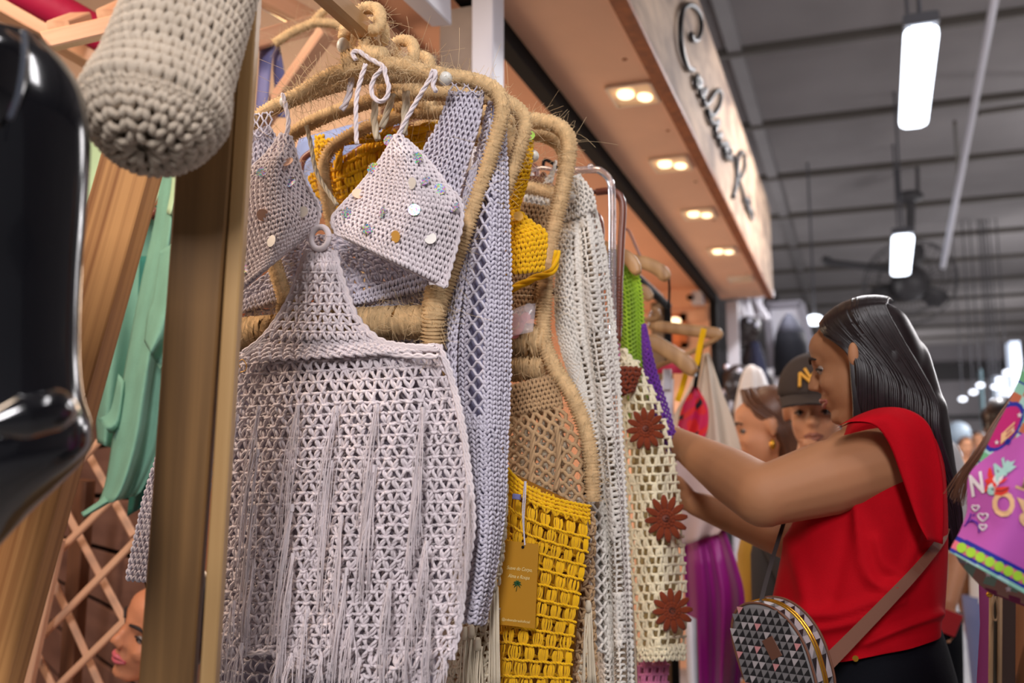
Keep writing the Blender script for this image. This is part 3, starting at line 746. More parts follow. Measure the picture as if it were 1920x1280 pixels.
# hanger of the beige dress: outline taken point by point down its right side
bt = thing('jute_hanger', 'tall jute body hanger with curved waist and hips inside the beige dress', 'hanger', (-.655, Yb, 1.83), 'hangers wound with jute twine')
rp = [(905, 222), (1000, 226), (1045, 236), (1066, 262), (1064, 310), (1050, 380), (1034, 450), (1024, 520), (1020, 580), (1020, 640), (1040, 690), (1072, 740), (1096, 800), (1108, 860), (1112, 940)]
rp3 = [PY(a, b, Yb) for a, b in rp]
wound('side', smooth_path(rp3, 200), .0125, M_jute, bt, .0052, 12, 900, M_fibre)
wound('side', smooth_path([(-1.31 - p[0], p[1], p[2]) for p in rp3], 200), .0115, M_jute, bt, .0052, 12, 200, M_fibre)
wound('side', smooth_path([PY(a - 9, b + 26, Yb + .05) for a, b in rp[:8]], 120), .0105, M_jute, bt, .0052, 12, 300, M_fibre)
for dz, rr in ((0, .026), (-.045, .020)):
    wound('waist_band', smooth_path([PY(790, 640, Yb + .01) + [0, 0, dz], PY(920, 640, Yb + .01) + [0, 0, dz], PY(1022, 640, Yb + .01) + [0, 0, dz]], 40), rr, M_jute, bt, .0034, 14, 250, M_fibre)
wound('hook', smooth_path([P3(-.655, 1.83, Yb), P3(-.63, 1.87, Yb), P3(-.632, BZ + .03, Yb), P3(-.665, BZ + .034, Yb), P3(-.688, BZ - .01, Yb)], 50), .008, M_jute, bt, .0046, 10, 60, M_fibre)
jute_hanger(1.64, 'small jute hanger farther back, showing inside the beige hanger', -.62, 1.79, .145, False, drop=.03, fuzz=300)

# ------------------------------------------------------------------ dress with discs
dress = thing('crochet_dress', 'lavender-white crochet dress with shiny discs on its cups and long fringes', 'dress', PY(640, 1280, Y1))
wav = [(2.2, .010, .6, .5), (5.5, .004, 2., .9)]
skL = [(440, 662), (432, 760), (424, 850), (414, 950), (404, 1050), (398, 1150), (392, 1228)]
skR = [(822, 646), (840, 690), (856, 745), (868, 800), (876, 860), (884, 930), (886, 990), (876, 1060), (868, 1110), (862, 1165), (846, 1236)]
sk = Patch(skL, skR, Y1, .030, wav)
tb = Tubes(); RV = .00205
C = cell_rows(sk, 21.0, 22.5); st_v(tb, sk, C, RV, .07)
# the right-hand side dips lower
sk2 = Patch([(515, 1222), (520, 1240), (530, 1252)], [(846, 1230), (830, 1275), (806, 1310)], Y1 - .004, .030, wav)
st_v(tb, sk2, cell_rows(sk2, 21.5, 23.5), RV)
# edging chains
def chain(tb, pts, Y, r, ply=2, n=None, lift=0.):
    p = resample(smooth_path([PY(a, b, Y) for a, b in pts], 80), r * 1.2); k = len(p); ph = np.arange(k) * .62
    p = p + FWD * -lift
    for q in range(ply):
        o = np.stack([np.cos(ph + 2 * np.pi * q / ply), np.zeros(k), np.sin(ph + 2 * np.pi * q / ply)], 1) * r * .75
        tb.add(p + o, r)
for e in (-2, 3): chain(tb, [(a + e, b) for a, b in skR], Y1 - .012, RV * 1.05)
chain(tb, [(440, 676), (462, 664), (490, 648), (520, 634), (600, 640), (668, 630), (700, 640), (740, 652), (822, 655)], Y1 - .024, RV * 1.1)
chain(tb, [(620, 634), (700, 656), (760, 666), (822, 668)], Y1 - .026, RV * 1.3)
chain(tb, [(392, 1228), (450, 1226), (515, 1222), (600, 1236), (700, 1254), (806, 1310)], Y1 - .02, RV * 1.2)
# bodice panel up to the ring
pn = Patch([(580, 470), (566, 508), (548, 556), (524, 598), (494, 636)], [(624, 470), (634, 508), (650, 556), (668, 598), (704, 640)], Y1 - .022, .012)
st_v(tb, pn, cell_rows(pn, 21, 17), RV * .95)
st_knit(tb, pn, cell_rows(pn, 11, 9, True, (0, .2)), .0021, 1.2)
for dx in (0, 5): chain(tb, [(580 - dx, 470), (566 - dx, 508), (548 - dx, 556), (524 - dx, 598), (494 - dx, 636), (462 - dx, 660)], Y1 - .024, RV * 1.2)
for dx in (0, 5): chain(tb, [(624 + dx, 470), (634 + dx, 508), (650 + dx, 556), (668 + dx, 598), (704 + dx, 634), (742 + dx, 646), (815, 652)], Y1 - .024, RV * 1.2)
pn2 = Patch([(504, 626), (474, 652), (438, 680)], [(694, 632), (740, 650), (824, 660)], Y1 - .018, .010); st_v(tb, pn2, cell_rows(pn2, 19, 20), RV)
tb.build('body', M_lav, dress, 5, False)
# ring
rc = PY(600, 446, Y1 - .034); ru = mpp(rc)
th = np.linspace(0, 2 * np.pi, 120); rp_ = np.stack([rc[0] + 18.5 * ru * np.cos(th), np.full(120, rc[1]), rc[2] + 21 * ru * np.sin(th)], 1)
Tubes().add(rp_, np.where(np.arange(120) % 2, .0046, .0040), (0, 1, 0)).build('ring', M_lav, dress, 10, False)
tb = Tubes()
# cups
cupR = Patch([(743, 253), (714, 300), (668, 357), (624, 408), (630, 436)], [(751, 254), (798, 297), (838, 348), (868, 400), (836, 538)], Y1 - .02, .045)
cupL = Patch([(528, 250), (500, 290), (462, 330), (436, 400), (428, 482), (426, 566)], [(545, 256), (558, 302), (574, 346), (600, 394), (586, 432), (562, 448)], Y1 - .02, .040)
for cp in (cupR, cupL):
    st_knit(tb, cp, cell_rows(cp, 9.5, 8.5, True), .00185, 1.3)
    chain(tb, [tuple(cp.px(np.zeros(1), np.full(1, v))[i][0] for i in (0, 1)) for v in np.linspace(0, 1, 9)], Y1 - .026, .0020)
    chain(tb, [tuple(cp.px(np.ones(1), np.full(1, v))[i][0] for i in (0, 1)) for v in np.linspace(0, 1, 9)], Y1 - .026, .0020)
    chain(tb, [tuple(cp.px(np.full(1, u), np.ones(1))[i][0] for i in (0, 1)) for u in np.linspace(0, 1, 9)], Y1 - .03, .0022)
cups = tb.build('cups', M_lav, dress, 5, False)
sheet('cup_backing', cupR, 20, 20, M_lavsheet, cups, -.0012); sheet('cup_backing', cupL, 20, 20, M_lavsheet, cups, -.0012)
# cords up to the hanger
def cord(name, pts, r, m, parent, Y=None, ply=3):
    p = resample(smooth_path([PY(*q[:2], q[2] if len(q) > 2 else Y) for q in pts], 100), r * 1.0); k = len(p); ph = np.arange(k) * .5
    T = np.gradient(p, axis=0); T /= np.linalg.norm(T, axis=1, keepdims=True); a = np.cross(T, [0, 1, 0]); a /= np.linalg.norm(a, axis=1, keepdims=True) + 1e-9; b = np.cross(T, a)
    tb = Tubes()
    for q in range(ply):
        f = ph + 2 * np.pi * q / ply; tb.add(p + (np.cos(f)[:, None] * a + np.sin(f)[:, None] * b) * r * .55, r * .6)
    return tb.build(name, m, parent, 6)
cord('strap', [(746, 256), (764, 220), (788, 178), (806, 148), (812, 132), (817, 140), (812, 160), (818, 172)], .0032, M_lav, dress, Y1 - .030)
cord('strap', [(537, 256), (541, 228), (537, 205), (533, 186), (529, 176)], .0032, M_lav, dress, Y1 - .030)
cord('cord_loop', [(718, 128), (702, 146), (696, 168), (702, 184), (712, 190), (724, 184), (729, 164), (723, 142), (720, 126), (704, 116), (690, 108), (672, 96), (660, 100), (668, 112)], .0032, M_lav, dress, Y1 - .032)
cord('cord_end', [(686, 120), (676, 150), (668, 190), (668, 250), (669, 270)], .0032, M_lav, dress, Y1 - .034)
cord('cord_end', [(660, 136), (656, 170), (650, 190), (640, 206)], .0044, M_lav, dress, Y1 + .0)
cord('cord_end', [(704, 190), (702, 226), (708, 262)], .0050, M_cream, dress, Y1 + .06)
cord('cord_end', [(736, 176), (728, 205), (716, 240)], .0050, M_cream, dress, Y1 + .05)
cord('cord_end', [(762, 172), (760, 214), (757, 252)], .0056, M_cream, dress, Y1 + .05)
cord('cord_end', [(575, 236), (583, 272), (592, 318), (610, 352), (632, 384)], .0032, M_cream, dress, Y1 + .05)
# discs
ds = [(534,303,'c'),(498,325,'h'),(541,343,'h'),(496,403,'c'),(566,401,'p'),(514,454,'p'),(463,503,'h'),(776,300,'d'),(706,318,'d'),(677,365,'c'),(774,345,'p'),(794,341,'h'),(820,359,'h'),(655,406,'h'),(721,400,'d'),(777,395,'h'),(848,393,'h'),(694,432,'d'),(746,444,'g'),(805,446,'p'),(727,262,'h')]
dm = {'c': M_copper, 'h': M_holo, 'p': M_pearl, 'd': M_holod, 'g': M_gold}
gu, gv = np.meshgrid(np.linspace(.02, .98, 60), np.linspace(.02, .98, 60)); gu, gv = gu.ravel(), gv.ravel()
for i, (a, b, k) in enumerate(ds):
    cp = cupR if a > 620 else cupL
    gx, gy = cp.px(gu, gv); j = int(np.argmin((gx - a) ** 2 + (gy - b) ** 2))
    c = cp.at(gu[j:j + 1], gv[j:j + 1], np.array([.0055]))[0]; n = np.array([rng.normal(0, .35), -1, rng.normal(.25, .3)])
    o = coin('disc', c, n, 11.5 * mpp(c), .0008, dm[k], dress, 18)
    if k in 'gdp': o['label'] = {'g': 'plain gold disc', 'd': 'dark glittering disc', 'p': 'pale pearly disc'}[k]
# fringes
fr = [(487,766,235),(560,766,250),(633,766,260),(709,763,250),(795,769,240),(447,782,230),(485,848,250),(623,868,260),(703,877,230),(878,915,190),(479,952,230),(550,950,240),(642,970,255),(700,960,130),(802,1019,150),(652,1069,220),(732,1095,190),(551,1042,230),(477,1054,160),(808,1130,170),(578,1147,170),(661,1166,150),(441,1130,150),(455,1209,110),(525,1229,110),(549,1229,110),(676,1238,100),(604,1235,120),(835,1238,80),(775,1120,160),(430,905,200),(790,880,180)]
for a, b, L in fr:
    p0 = PY(a, b, Y1 - .046); u_ = mpp(p0); n = 11
    side = rng.normal(-.10, .03); t = np.linspace(0, 1, 10)
    tb = Tubes()
    for q in range(n):
        ln = L * u_ * (1 + rng.normal(0, .06)); sp_ = rng.normal(0, .0042); dd = side + rng.normal(0, .025)
        x = p0[0] + rng.normal(0, .0012) + dd * ln * t ** 1.1 + sp_ * np.minimum(1, t * 3) + .0022 * np.sin(3 * t + q); z = p0[2] - ln * t
        y = p0[1] - .004 + rng.normal(0, .0015) - .006 * np.sin(np.pi * t) + .006 * t
        tb.add(np.stack([x, y, z], 1), .00062)
    tb.add(np.stack([np.full(4, p0[0]), np.full(4, p0[1] - .003), p0[2] + np.array([.004, .002, -.002, -.006])], 1), .0034)
    tb.build('fringe', M_lav, dress, 4, False)
# a loose looping thread
Tubes().add(smooth_path([PY(546, 800, Y1 - .05), PY(546, 840, Y1 - .05), PY(556, 870, Y1 - .055), PY(580, 876, Y1 - .055), PY(602, 858, Y1 - .05)], 30), .0007).build('loose_thread', M_lav, dress, 4)
# back of the dress, hanging lower behind the front
bk = Patch([(430, 636), (420, 900), (400, 1300)], [(812, 636), (862, 900), (800, 1330)], Y1 + .045, -.01, [(3, .006, 0, .4)])
tb = Tubes(); st_v(tb, bk, cell_rows(bk, 24, 26), .0018, .05, 1)
bp_ = tb.build('back', M_lav, dress, 4, False); sheet('lining', bk, 30, 30, M_lavsheet, bp_, -.004)
ob = tube('safety_pin', [PY(451, 690, Y1 - .036), PY(447, 680, Y1 - .038), PY(455, 674, Y1 - .038), PY(462, 684, Y1 - .038), PY(460, 694, Y1 - .036), PY(450, 698, Y1 - .036)], .0007, M_gold, dress, 6, 30)

# ------------------------------------------------------------------ lilac cardigan behind it
card = thing('crochet_cardigan', 'lilac-white openwork cardigan with long sleeves behind the fringed dress', 'cardigan', PY(880, 1180, 1.30))
Yc = 1.275
def knit_part(name, L, R, Y, m, ms, parent, row=9, cell=8, r=.0018, bulge=.02, fold=(), back=True, lift=1.2, st='knit', vr=(0, 1)):
    p = Patch(L, R, Y, bulge, fold); tb = Tubes()
    if st == 'knit': st_knit(tb, p, cell_rows(p, row, cell, True, vr), r, lift)
    elif st == 'v': st_v(tb, p, cell_rows(p, row, cell, True, vr), r)
    elif st == 'post': st_post(tb, p, cell_rows(p, row, cell, False, vr), r)
    o = tb.build(name, m, parent, 5, False)
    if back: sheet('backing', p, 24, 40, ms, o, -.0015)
    return o, p
# front band strip running down from the right shoulder
knit_part('shoulder_strip', [(842, 172), (826, 220), (800, 270), (764, 318), (740, 370)], [(908, 172), (900, 230), (880, 300), (862, 370), (850, 430)], Yc - .01, M_lilac, M_lavsheet, card, 10, 9.5, .0016, .008)
lace = Patch([(842, 154), (842, 176)], [(908, 160), (908, 178)], Yc - .012, .004); tb = Tubes(); st_net(tb, lace, 2, 6, .0012); tb.build('lace_edge', M_lilac, card, 5)
knit_part('shoulder_strip', [(468, 248), (458, 300), (440, 360), (420, 420)], [(505, 235), (520, 262), (528, 300), (500, 350)], Yc - .01, M_lilac, M_lavsheet, card, 10, 9.5, .0016, .008)
tb = Tubes(); pz = Patch([(468, 216), (462, 262)], [(512, 210), (512, 250)], Yc - .02, .004); st_net(tb, pz, 4, 6, .0014); tb.build('lace_edge', M_lilac, card, 5)
# right sleeve: three lengthwise strips, dense - open - dense
sl = [(918, 190), (884, 330), (862, 480), (846, 640), (852, 800), (868, 960), (872, 1080), (856, 1165)]
sr = [(946, 196), (950, 330), (956, 480), (957, 640), (952, 800), (944, 960), (926, 1080), (908, 1172)]
sleeve = Patch(sl, sr, 1.305, .035, [(1, .012, 1.2, 0)])
tb = Tubes(); 
def sub(p, u0, u1, v0=0, v1=1):
    class S_:
        pass
    s = S_(); s.at = lambda u, v, c: p.at(u0 + (u1 - u0) * u, v0 + (v1 - v0) * v, c); s.width = lambda v: p.width(v0 + (v1 - v0) * v) * (u1 - u0); s.height = lambda: p.height() * (v1 - v0); return s
s1, s2, s3 = sub(sleeve, 0, .30, .0, .62), sub(sleeve, .27, .58, .04, .62), sub(sleeve, .55, 1)
st_knit(tb, s1, cell_rows(s1, 9, 11, False), .0021, 1.4)
st_net(tb, s2, 40, 3, .0022, .42)
st_knit(tb, s3, cell_rows(s3, 9, 10, False), .0021, 1.5)
s4 = sub(sleeve, 0, .6, .6, 1); st_knit(tb, s4, cell_rows(s4, 9, 11, False), .0021, 1.4)
for v in (.955, .968, .98, .992): 
    uu = np.linspace(0, 1, 30); tb.add(sleeve.at(uu, np.full(30, v), np.full(30, .002)), .0022)
so = tb.build('sleeve', M_lilac, card, 5, False)
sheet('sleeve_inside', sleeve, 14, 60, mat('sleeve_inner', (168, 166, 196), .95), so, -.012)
# narrow dark side of the sleeve beside the cup
knit_part('front_edge', [(874, 330), (856, 430), (842, 540), (834, 640), (842, 760)], [(896, 300), (882, 430), (868, 540), (856, 640), (856, 760)], Yc + .005, M_lilac, M_lavsheet, card, 10, 9, .0017, .004)
# left sleeve hanging beyond the post
ls = Patch([(318, 760), (300, 840), (272, 930), (252, 1020), (237, 1088)], [(420, 760), (400, 850), (390, 930), (352, 1020), (330, 1096)], 1.262, .03)
tb = Tubes(); st_knit(tb, ls, cell_rows(ls, 11, 9, True), .0021, 1.3); st_post(tb, sub(ls, .12, .35, 0, .72), cell_rows(sub(ls, .12, .35, 0, .72), 18, 14, True), .0018)
so = tb.build('sleeve', M_lilac, card, 5, False); sheet('sleeve_inside', ls, 10, 30, M_lavsheet, so, -.006)
# lace back seen between cups and panel
lb = Patch([(560, 445), (520, 500), (450, 560), (440, 640)], [(640, 440), (740, 470), (800, 520), (826, 640)], Yc + .02, .0)
tb = Tubes(); st_v(tb, lb, cell_rows(lb, 21, 19, True), .0022, .09); st_fan(tb, lb, cell_rows(lb, 34, 26, True), .0021, .08, 4); tb.build('lace_back', M_lilac, card, 5, False)
knit_part('back_band', [(452, 566), (448, 588)], [(540, 528), (536, 560)], Yc + .01, M_lilac, M_lavsheet, card, 8, 8, .0018, .004)
knit_part('back_band', [(642, 560), (640, 576)], [(800, 505), (800, 545)], Yc + .01, M_lilac, M_lavsheet, card, 9, 8, .0018, .004)

# ------------------------------------------------------------------ yellow set
Yy = 1.47
yel = thing('crochet_set', 'yellow crochet top and skirt hanging behind the lilac cardigan', 'set', PY(1030, 1280, Yy))
knit_part('cup', [(944, 400), (940, 430), (940, 470), (944, 516)], [(968, 392), (1000, 420), (1024, 440), (1018, 508)], Yy - .02, M_yel, M_yelsheet, yel, 9, 8, .0024, .02)
knit_part('strap', [(976, 262), (958, 310), (946, 380), (944, 430)], [(1000, 264), (994, 320), (976, 380), (966, 410)], Yy - .02, M_yel, M_yelsheet, yel, 8, 8, .0022, .006)
cord('tie', [(946, 548), (980, 532), (1010, 518), (1034, 510), (1042, 492), (1044, 470)], .0060, M_yel, yel, Yb - .03)
skt = Patch([(944, 862), (940, 960), (930, 1080), (918, 1180), (904, 1300)], [(1108, 948), (1104, 1030), (1088, 1120), (1076, 1200), (1070, 1300)], Yy - .03, .02, [(1.5, .008, .4, .3)])
skt.sag = 26
tb = Tubes()
top = Patch([(946, 862), (944, 962)], [(1106, 944), (1106, 962)], Yy - .032, .015)
C = cell_rows(skt, 31, 26, True, (.10, 1)); st_fan(tb, skt, C, .00135, .03, 6)
band = sub(skt, 0, 1, 0, .1); st_v(tb, band, cell_rows(band, 20, 20), .0016)
for v in np.linspace(.005, .07, 4): 
    uu = np.linspace(0, 1, 60); tb.add(skt.at(uu, v + .004 * np.sin(uu * 120), .003 + .001 * np.cos(uu * 120)), .0026)
sk_o = tb.build('skirt', M_yel, yel, 5, False)
bks = Patch([(944, 880), (904, 1300)], [(1100, 955), (1066, 1300)], Yy + .01, .0); tb = Tubes(); st_fan(tb, bks, cell_rows(bks, 36, 30, True), .0018, .04, 5); o = tb.build('skirt_back', M_yel, yel, 4, False)
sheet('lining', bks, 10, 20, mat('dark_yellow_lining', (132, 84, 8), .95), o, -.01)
# lace top of the set seen between the dress cups
lt_ = Patch([(578, 330), (600, 372), (640, 400)], [(744, 240), (730, 330), (690, 390)], 1.45, .02, [(2, .006, 0, 0)])
tb = Tubes(); st_fan(tb, lt_, cell_rows(lt_, 22, 20, True), .0030, .06, 3); o = tb.build('lace_top', M_yel, yel, 5, False)
sheet('lining', lt_, 12, 12, M_yel, o, -.010)
knit_part('neck_strap', [(592, 255), (594, 300), (604, 340), (624, 380)], [(608, 252), (608, 300), (620, 336), (640, 384)], 1.43, M_yel, M_yelsheet, yel, 8, 8, .0022, .004)
knit_part('neck_band', [(600, 262), (604, 276)], [(740, 248), (738, 262)], 1.42, M_yel, M_yelsheet, yel, 7, 8, .0022, .004)
knit_part('neck_strap', [(742, 262), (752, 300), (756, 330)], [(800, 240), (792, 280), (775, 300)], 1.43, M_yel, M_yelsheet, yel, 8, 8, .0022, .004)
cord('neck_tie', [(765, 246), (780, 244), (800, 238), (824, 234)], .007, M_yel, yel, 1.42)
cord('neck_tie', [(634, 320), (636, 290), (638, 268)], .006, M_yel, yel, 1.42); cord('neck_tie', [(720, 255), (732, 230), (742, 206)], .006, M_yel, yel, 1.42)
# jewel-like bits on the yellow strap
coin('disc', PY(972, 405, Yy - .05), (.5, -1, .1), 9 * mpp(PY(972, 405, Yy)), .001, M_gold, yel)
coin('disc', PY(994, 254, Yy - .04), (.2, -1, .1), 9 * mpp(PY(994, 254, Yy)), .001, mat('lime_disc', (150, 190, 70), .2, .3), yel)
# price tag
tg = thing('swing_tag', 'mustard paper swing tag with white script and a small palm tree', 'tag', PY(975, 1090, Yy - .075))
Yt = Yy - .075
def tagpt(u, v): # u 0..1 across, v 0..1 down
    a = np.array([941, 1012.]); b = np.array([1010, 1020.]); c = np.array([932, 1170.]); d = np.array([1003, 1178.])
    q = (a * (1 - u) + b * u) * (1 - v) + (c * (1 - u) + d * u) * v; return PY(q[0], q[1], Yt)
A = [tagpt(u, v) for u, v in ((0, 0), (1, 0), (1, 1), (0, 1))]
V = A + [p + np.array([0, .0008, 0]) for p in A]
mesh_obj('card', V, [(3, 2, 1, 0), (4, 5, 6, 7), (0, 1, 5, 4), (1, 2, 6, 5), (2, 3, 7, 6), (3, 0, 4, 7)], mat('mustard_card', (178, 124, 10), .6), tg, None, False)
M_ink = mat('white_ink', (232, 214, 150), .6); M_palm = mat('palm_ink', (24, 74, 34), .7)
def text_on(name, s, fn, u0, u1, v0, hgt, m, parent, shear=.3, lift=.0006, n=(0, -1, 0), bold=0.0):
    """flat lettering laid on a surface: fn(u, v) gives its points"""
    cu = bpy.data.curves.new(name, 'FONT'); cu.body = s; cu.shear = shear; cu.offset = bold; cu.resolution_u = 3; cu.extrude = 0
    o = bpy.data.objects.new(name, cu); COL.objects.link(o)
    dg = bpy.context.evaluated_depsgraph_get(); me = bpy.data.meshes.new_from_object(o.evaluated_get(dg))
    bpy.data.objects.remove(o)
    v = np.empty(len(me.vertices) * 3, np.float32); me.vertices.foreach_get('co', v); v = v.reshape(-1, 3)
    x0, x1 = v[:, 0].min(), v[:, 0].max()
    P = np.array([fn(u0 + (u1 - u0) * (p[0] - x0) / (x1 - x0), v0 - hgt * p[1]) for p in v]) + np.array(n) * lift
    me.vertices.foreach_set('co', P.astype(np.float32).ravel()); me.update(); me.materials.clear(); me.materials.append(m)
    o = bpy.data.objects.new(name, me); return link(o, parent)
text_on('lettering', 'Suave do Corpo,', tagpt, .18, .86, .335, .062, M_ink, tg, .35)
text_on('lettering', 'Alma e Roupa', tagpt, .22, .80, .43, .062, M_ink, tg, .35)
text_on('lettering', '@cabanabrasiloficial', tagpt, .12, .86, .945, .045, M_ink, tg, 0)
tb = Tubes()
for k in range(8):
    an = math.pi * (k / 7) * 1.5 - .8; c = tagpt(.48, .50); tb.add(smooth_path([c, c + np.array([math.cos(an) * .0036, -.0006, .001 + math.sin(an) * .0036]), c + np.array([math.cos(an) * .0066, -.0006, -.0008 + math.sin(an) * .006])], 6), [.0005, .0010, .0012, .0010, .0006, .0003])
tb.add([tagpt(.48, .50) + [0, -.0005, 0], tagpt(.46, .585) + [0, -.0005, 0]], .0005); tb.build('palm_print', M_palm, tg, 4)
cord('string', [(984, 1022, Yt - .001), (982, 980, Yt), (985, 930, Yt - .004), (986, 902, Yt)], .0010, M_lilac, tg, Yt)
cord('string', [(984, 1022, Yt - .001), (980, 960, Yt + .004), (984, 902, Yt)], .0010, M_lilac, tg, Yt)
coin('eyelet', tagpt(.58, .055) + [0, -.0006, 0], (0, -1, 0), .0022, .0008, M_black, tg, 12)
beam('stopper', PY(962, 930, Yt), PY(976, 932, Yt), .006, .008, M_blue, tg, (0, 1, 0), .001)

# ------------------------------------------------------------------ beige dress
bei = thing('crochet_dress', 'beige openwork crochet dress with tassels on the curved jute hanger', 'dress', PY(1040, 1280, Yb))
knit_part('bodice', [(938, 500), (938, 560), (938, 590)], [(1024, 500), (1022, 560), (1022, 600)], Yb + .012, M_beige, M_beigesheet, bei, 9, 8, .002, .01)
knit_part('strap', [(978, 378), (972, 440), (960, 510)], [(1036, 388), (1030, 440), (1026, 510)], Yb + .03, M_beige, M_beigesheet, bei, 9, 8, .002, .004)
knit_part('waist', [(938, 728), (938, 785)], [(1042, 700), (1056, 760)], Yb + .0, M_beige, M_beigesheet, bei, 9, 8, .0021, .01)
ns = Patch([(930, 786), (926, 870), (922, 980)], [(1056, 762), (1090, 840), (1104, 980)], Yb + .0, .015)
tb = Tubes(); st_net(tb, ns, 19, 12, .0034, .6); tb.build('net_skirt', M_beige, bei, 5, False)
ns2 = Patch([(930, 786), (922, 980)], [(1050, 770), (1098, 980)], Yb + .03, .0)
tb = Tubes(); st_v(tb, ns2, cell_rows(ns2, 18, 17), .0026, .05, 2); tb.build('skirt_back', M_cream, bei, 4, False)
lo = Patch([(1076, 960), (1070, 1120), (1060, 1300)], [(1116, 960), (1112, 1120), (1120, 1300)], Yb - .01, .02)
tb = Tubes(); st_v(tb, lo, cell_rows(lo, 20, 17), .0020); o = tb.build('skirt_side', M_beige, bei, 5, False); sheet('lining', lo, 6, 20, M_beigesheet, o, -.012)
def tassel(a, b, L, m, parent, wd=14, n=16, cordtop=None, Y=Yb - .03):
    p0 = PY(a, b, Y); u_ = mpp(p0); t = np.linspace(0, 1, 8); tb = Tubes()
    tb.add(p0 + np.array([[0, 0, .004], [0, 0, 0], [0, 0, -.008], [0, 0, -.014]]), [.003, .0055, .006, .005])
    for q in range(n):
        x = p0[0] + rng.normal(0, .0025) + rng.normal(0, wd * u_ * .35) * t ** .8; y = p0[1] + rng.normal(0, .004) * np.minimum(1, t * 2); z = p0[2] - .008 - L * u_ * (1 + rng.normal(0, .04)) * t
        tb.add(np.stack([x, np.full(8, 0) + y, z], 1), .0013)
    tb.build('tassel', m, parent, 5)
    if cordtop: cord('tassel_cord', [(*cordtop, Y), (a, b, Y)], .0042, m, parent, Y)
tassel(1103, 1130, 140, M_cream, bei, 20, 22); tassel(1090, 1236, 120, M_cream, bei, 16, 18)
cord('tassel_cord', [(1000, 806), (998, 850), (996, 912)], .0042, M_beige, bei, Yb - .02); cord('tassel_cord', [(1044, 800), (1048, 850), (1042, 920)], .0042, M_beige, bei, Yb - .02)
# little plastic bag of pink beads pinned in front
pk = thing('bead_packet', 'clear plastic packet of pink sequins hanging at the beige bodice', 'packet', PY(982, 600, Yb - .02))
pp = Patch([(956, 588), (956, 634)], [(1006, 570), (1000, 622)], Yb - .02, .006)
for k, (a, b) in enumerate(((968, 596), (980, 600), (963, 606), (972, 620), (965, 626), (986, 594), (978, 612), (992, 577))): coin('sequin', PY(a, b, Yb - .024), (rng.normal(0, .5), -1, rng.normal(0, .4)), 9 * mpp(PY(a, b, Yb)), .0006, mat('pink_sequin', (226, 136, 130), .2, .2) if k != 7 else M_pearl, pk)
sheet('pouch', pp, 6, 6, mat('pouch_film', (236, 226, 230), .15, alpha=.28), pk, .008, .0004)

# ------------------------------------------------------------------ cream dress low behind the fringes
crm = thing('crochet_dress', 'cream crochet dress with knotted tassels low beside the yellow skirt', 'dress', PY(890, 1280, 1.40))
c1 = Patch([(846, 1150), (840, 1300)], [(946, 900), (928, 1300)], 1.385, .01)
c1 = Patch([(850, 1165), (845, 1230), (838, 1320)], [(936, 1140), (925, 1230), (912, 1320)], 1.385, .01); tb = Tubes(); st_v(tb, c1, cell_rows(c1, 19, 17), .0020)
o = tb.build('body', M_cream, crm, 5, False); sheet('lining', c1, 6, 10, M_beigesheet, o, -.01); tb = Tubes()
c2 = Patch([(926, 960), (920, 1040), (916, 1090)], [(950, 880), (946, 1000), (934, 1096)], 1.385, .006); st_v(tb, c2, cell_rows(c2, 17, 13), .0020)
tb.build('side_edge', M_cream, crm, 5, False)
for a, b, L in ((884, 1176, 130), (872, 1180, 90), (926, 1088, 190), (896, 1200, 100)): 
    tassel(a, b, L, M_cream, crm, 12, 12, None, 1.36)

# ------------------------------------------------------------------ white openwork jacket
Yw = 1.72
jk = thing('crochet_jacket', 'long white openwork crochet jacket beyond the curved jute hanger', 'jacket', PY(1140, 1280, Yw))
jL = [(1066, 338), (1056, 400), (1050, 520), (1056, 640), (1078, 740), (1100, 860), (1114, 1000), (1122, 1140), (1128, 1300)]
jR = [(1086, 330), (1112, 372), (1136, 470), (1150, 580), (1162, 680), (1168, 800), (1176, 940), (1184, 1100), (1190, 1300)]
jp = Patch(jL, jR, Yw, .05, [(2.4, .016, .5, .2)])
tb = Tubes(); C = cell_rows(jp, 11, 10.5, False, (0, 1), 9)
mask = np.array([(int(round(c[0] * 9)) in (2, 5, 7)) and math.sin(c[2] * 31 + c[0] * 40) > .05 for c in C])
st_post(tb, jp, C[~mask], .0033, .10, 3); st_post(tb, jp, C[mask], .0021, .06, 1)
o = tb.build('body', M_wht, jk, 5, False)
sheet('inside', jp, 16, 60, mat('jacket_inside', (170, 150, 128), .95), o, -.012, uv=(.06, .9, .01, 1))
j2L = [(1090, 930), (1096, 1060), (1104, 1140), (1110, 1220)]; j2R = [(1126, 930), (1134, 1060), (1136, 1140), (1136, 1222)]
j2 = Patch(j2L, j2R, Yw - .05, .02); tb = Tubes(); st_net(tb, j2, 26, 4, .0026, .5); st_knit(tb, sub(j2, 0, .25), cell_rows(sub(j2, 0, .25), 10, 10), .0024); o = tb.build('sleeve', M_wht, jk, 5, False); sheet('inside', j2, 8, 24, M_whtsheet, o, -.012)
knit_part('collar', [(1036, 330), (1010, 350), (985, 364), (986, 420)], [(1042, 300), (1034, 352), (1030, 380), (1030, 440)], Yw - .02, M_wht, M_whtsheet, jk, 10, 9, .002, .004)
knit_part('shoulder', [(1066, 344), (1058, 380), (1052, 420)], [(1092, 334), (1112, 362), (1118, 392)], Yw - .03, M_wht, M_whtsheet, jk, 9, 9, .002, .01)
knit_part('lapel', [(1048, 430), (1042, 560), (1050, 640), (1084, 740)], [(1070, 430), (1078, 560), (1090, 680), (1108, 800)], Yw - .045, M_wht, M_whtsheet, jk, 9, 8.5, .0022, .01)
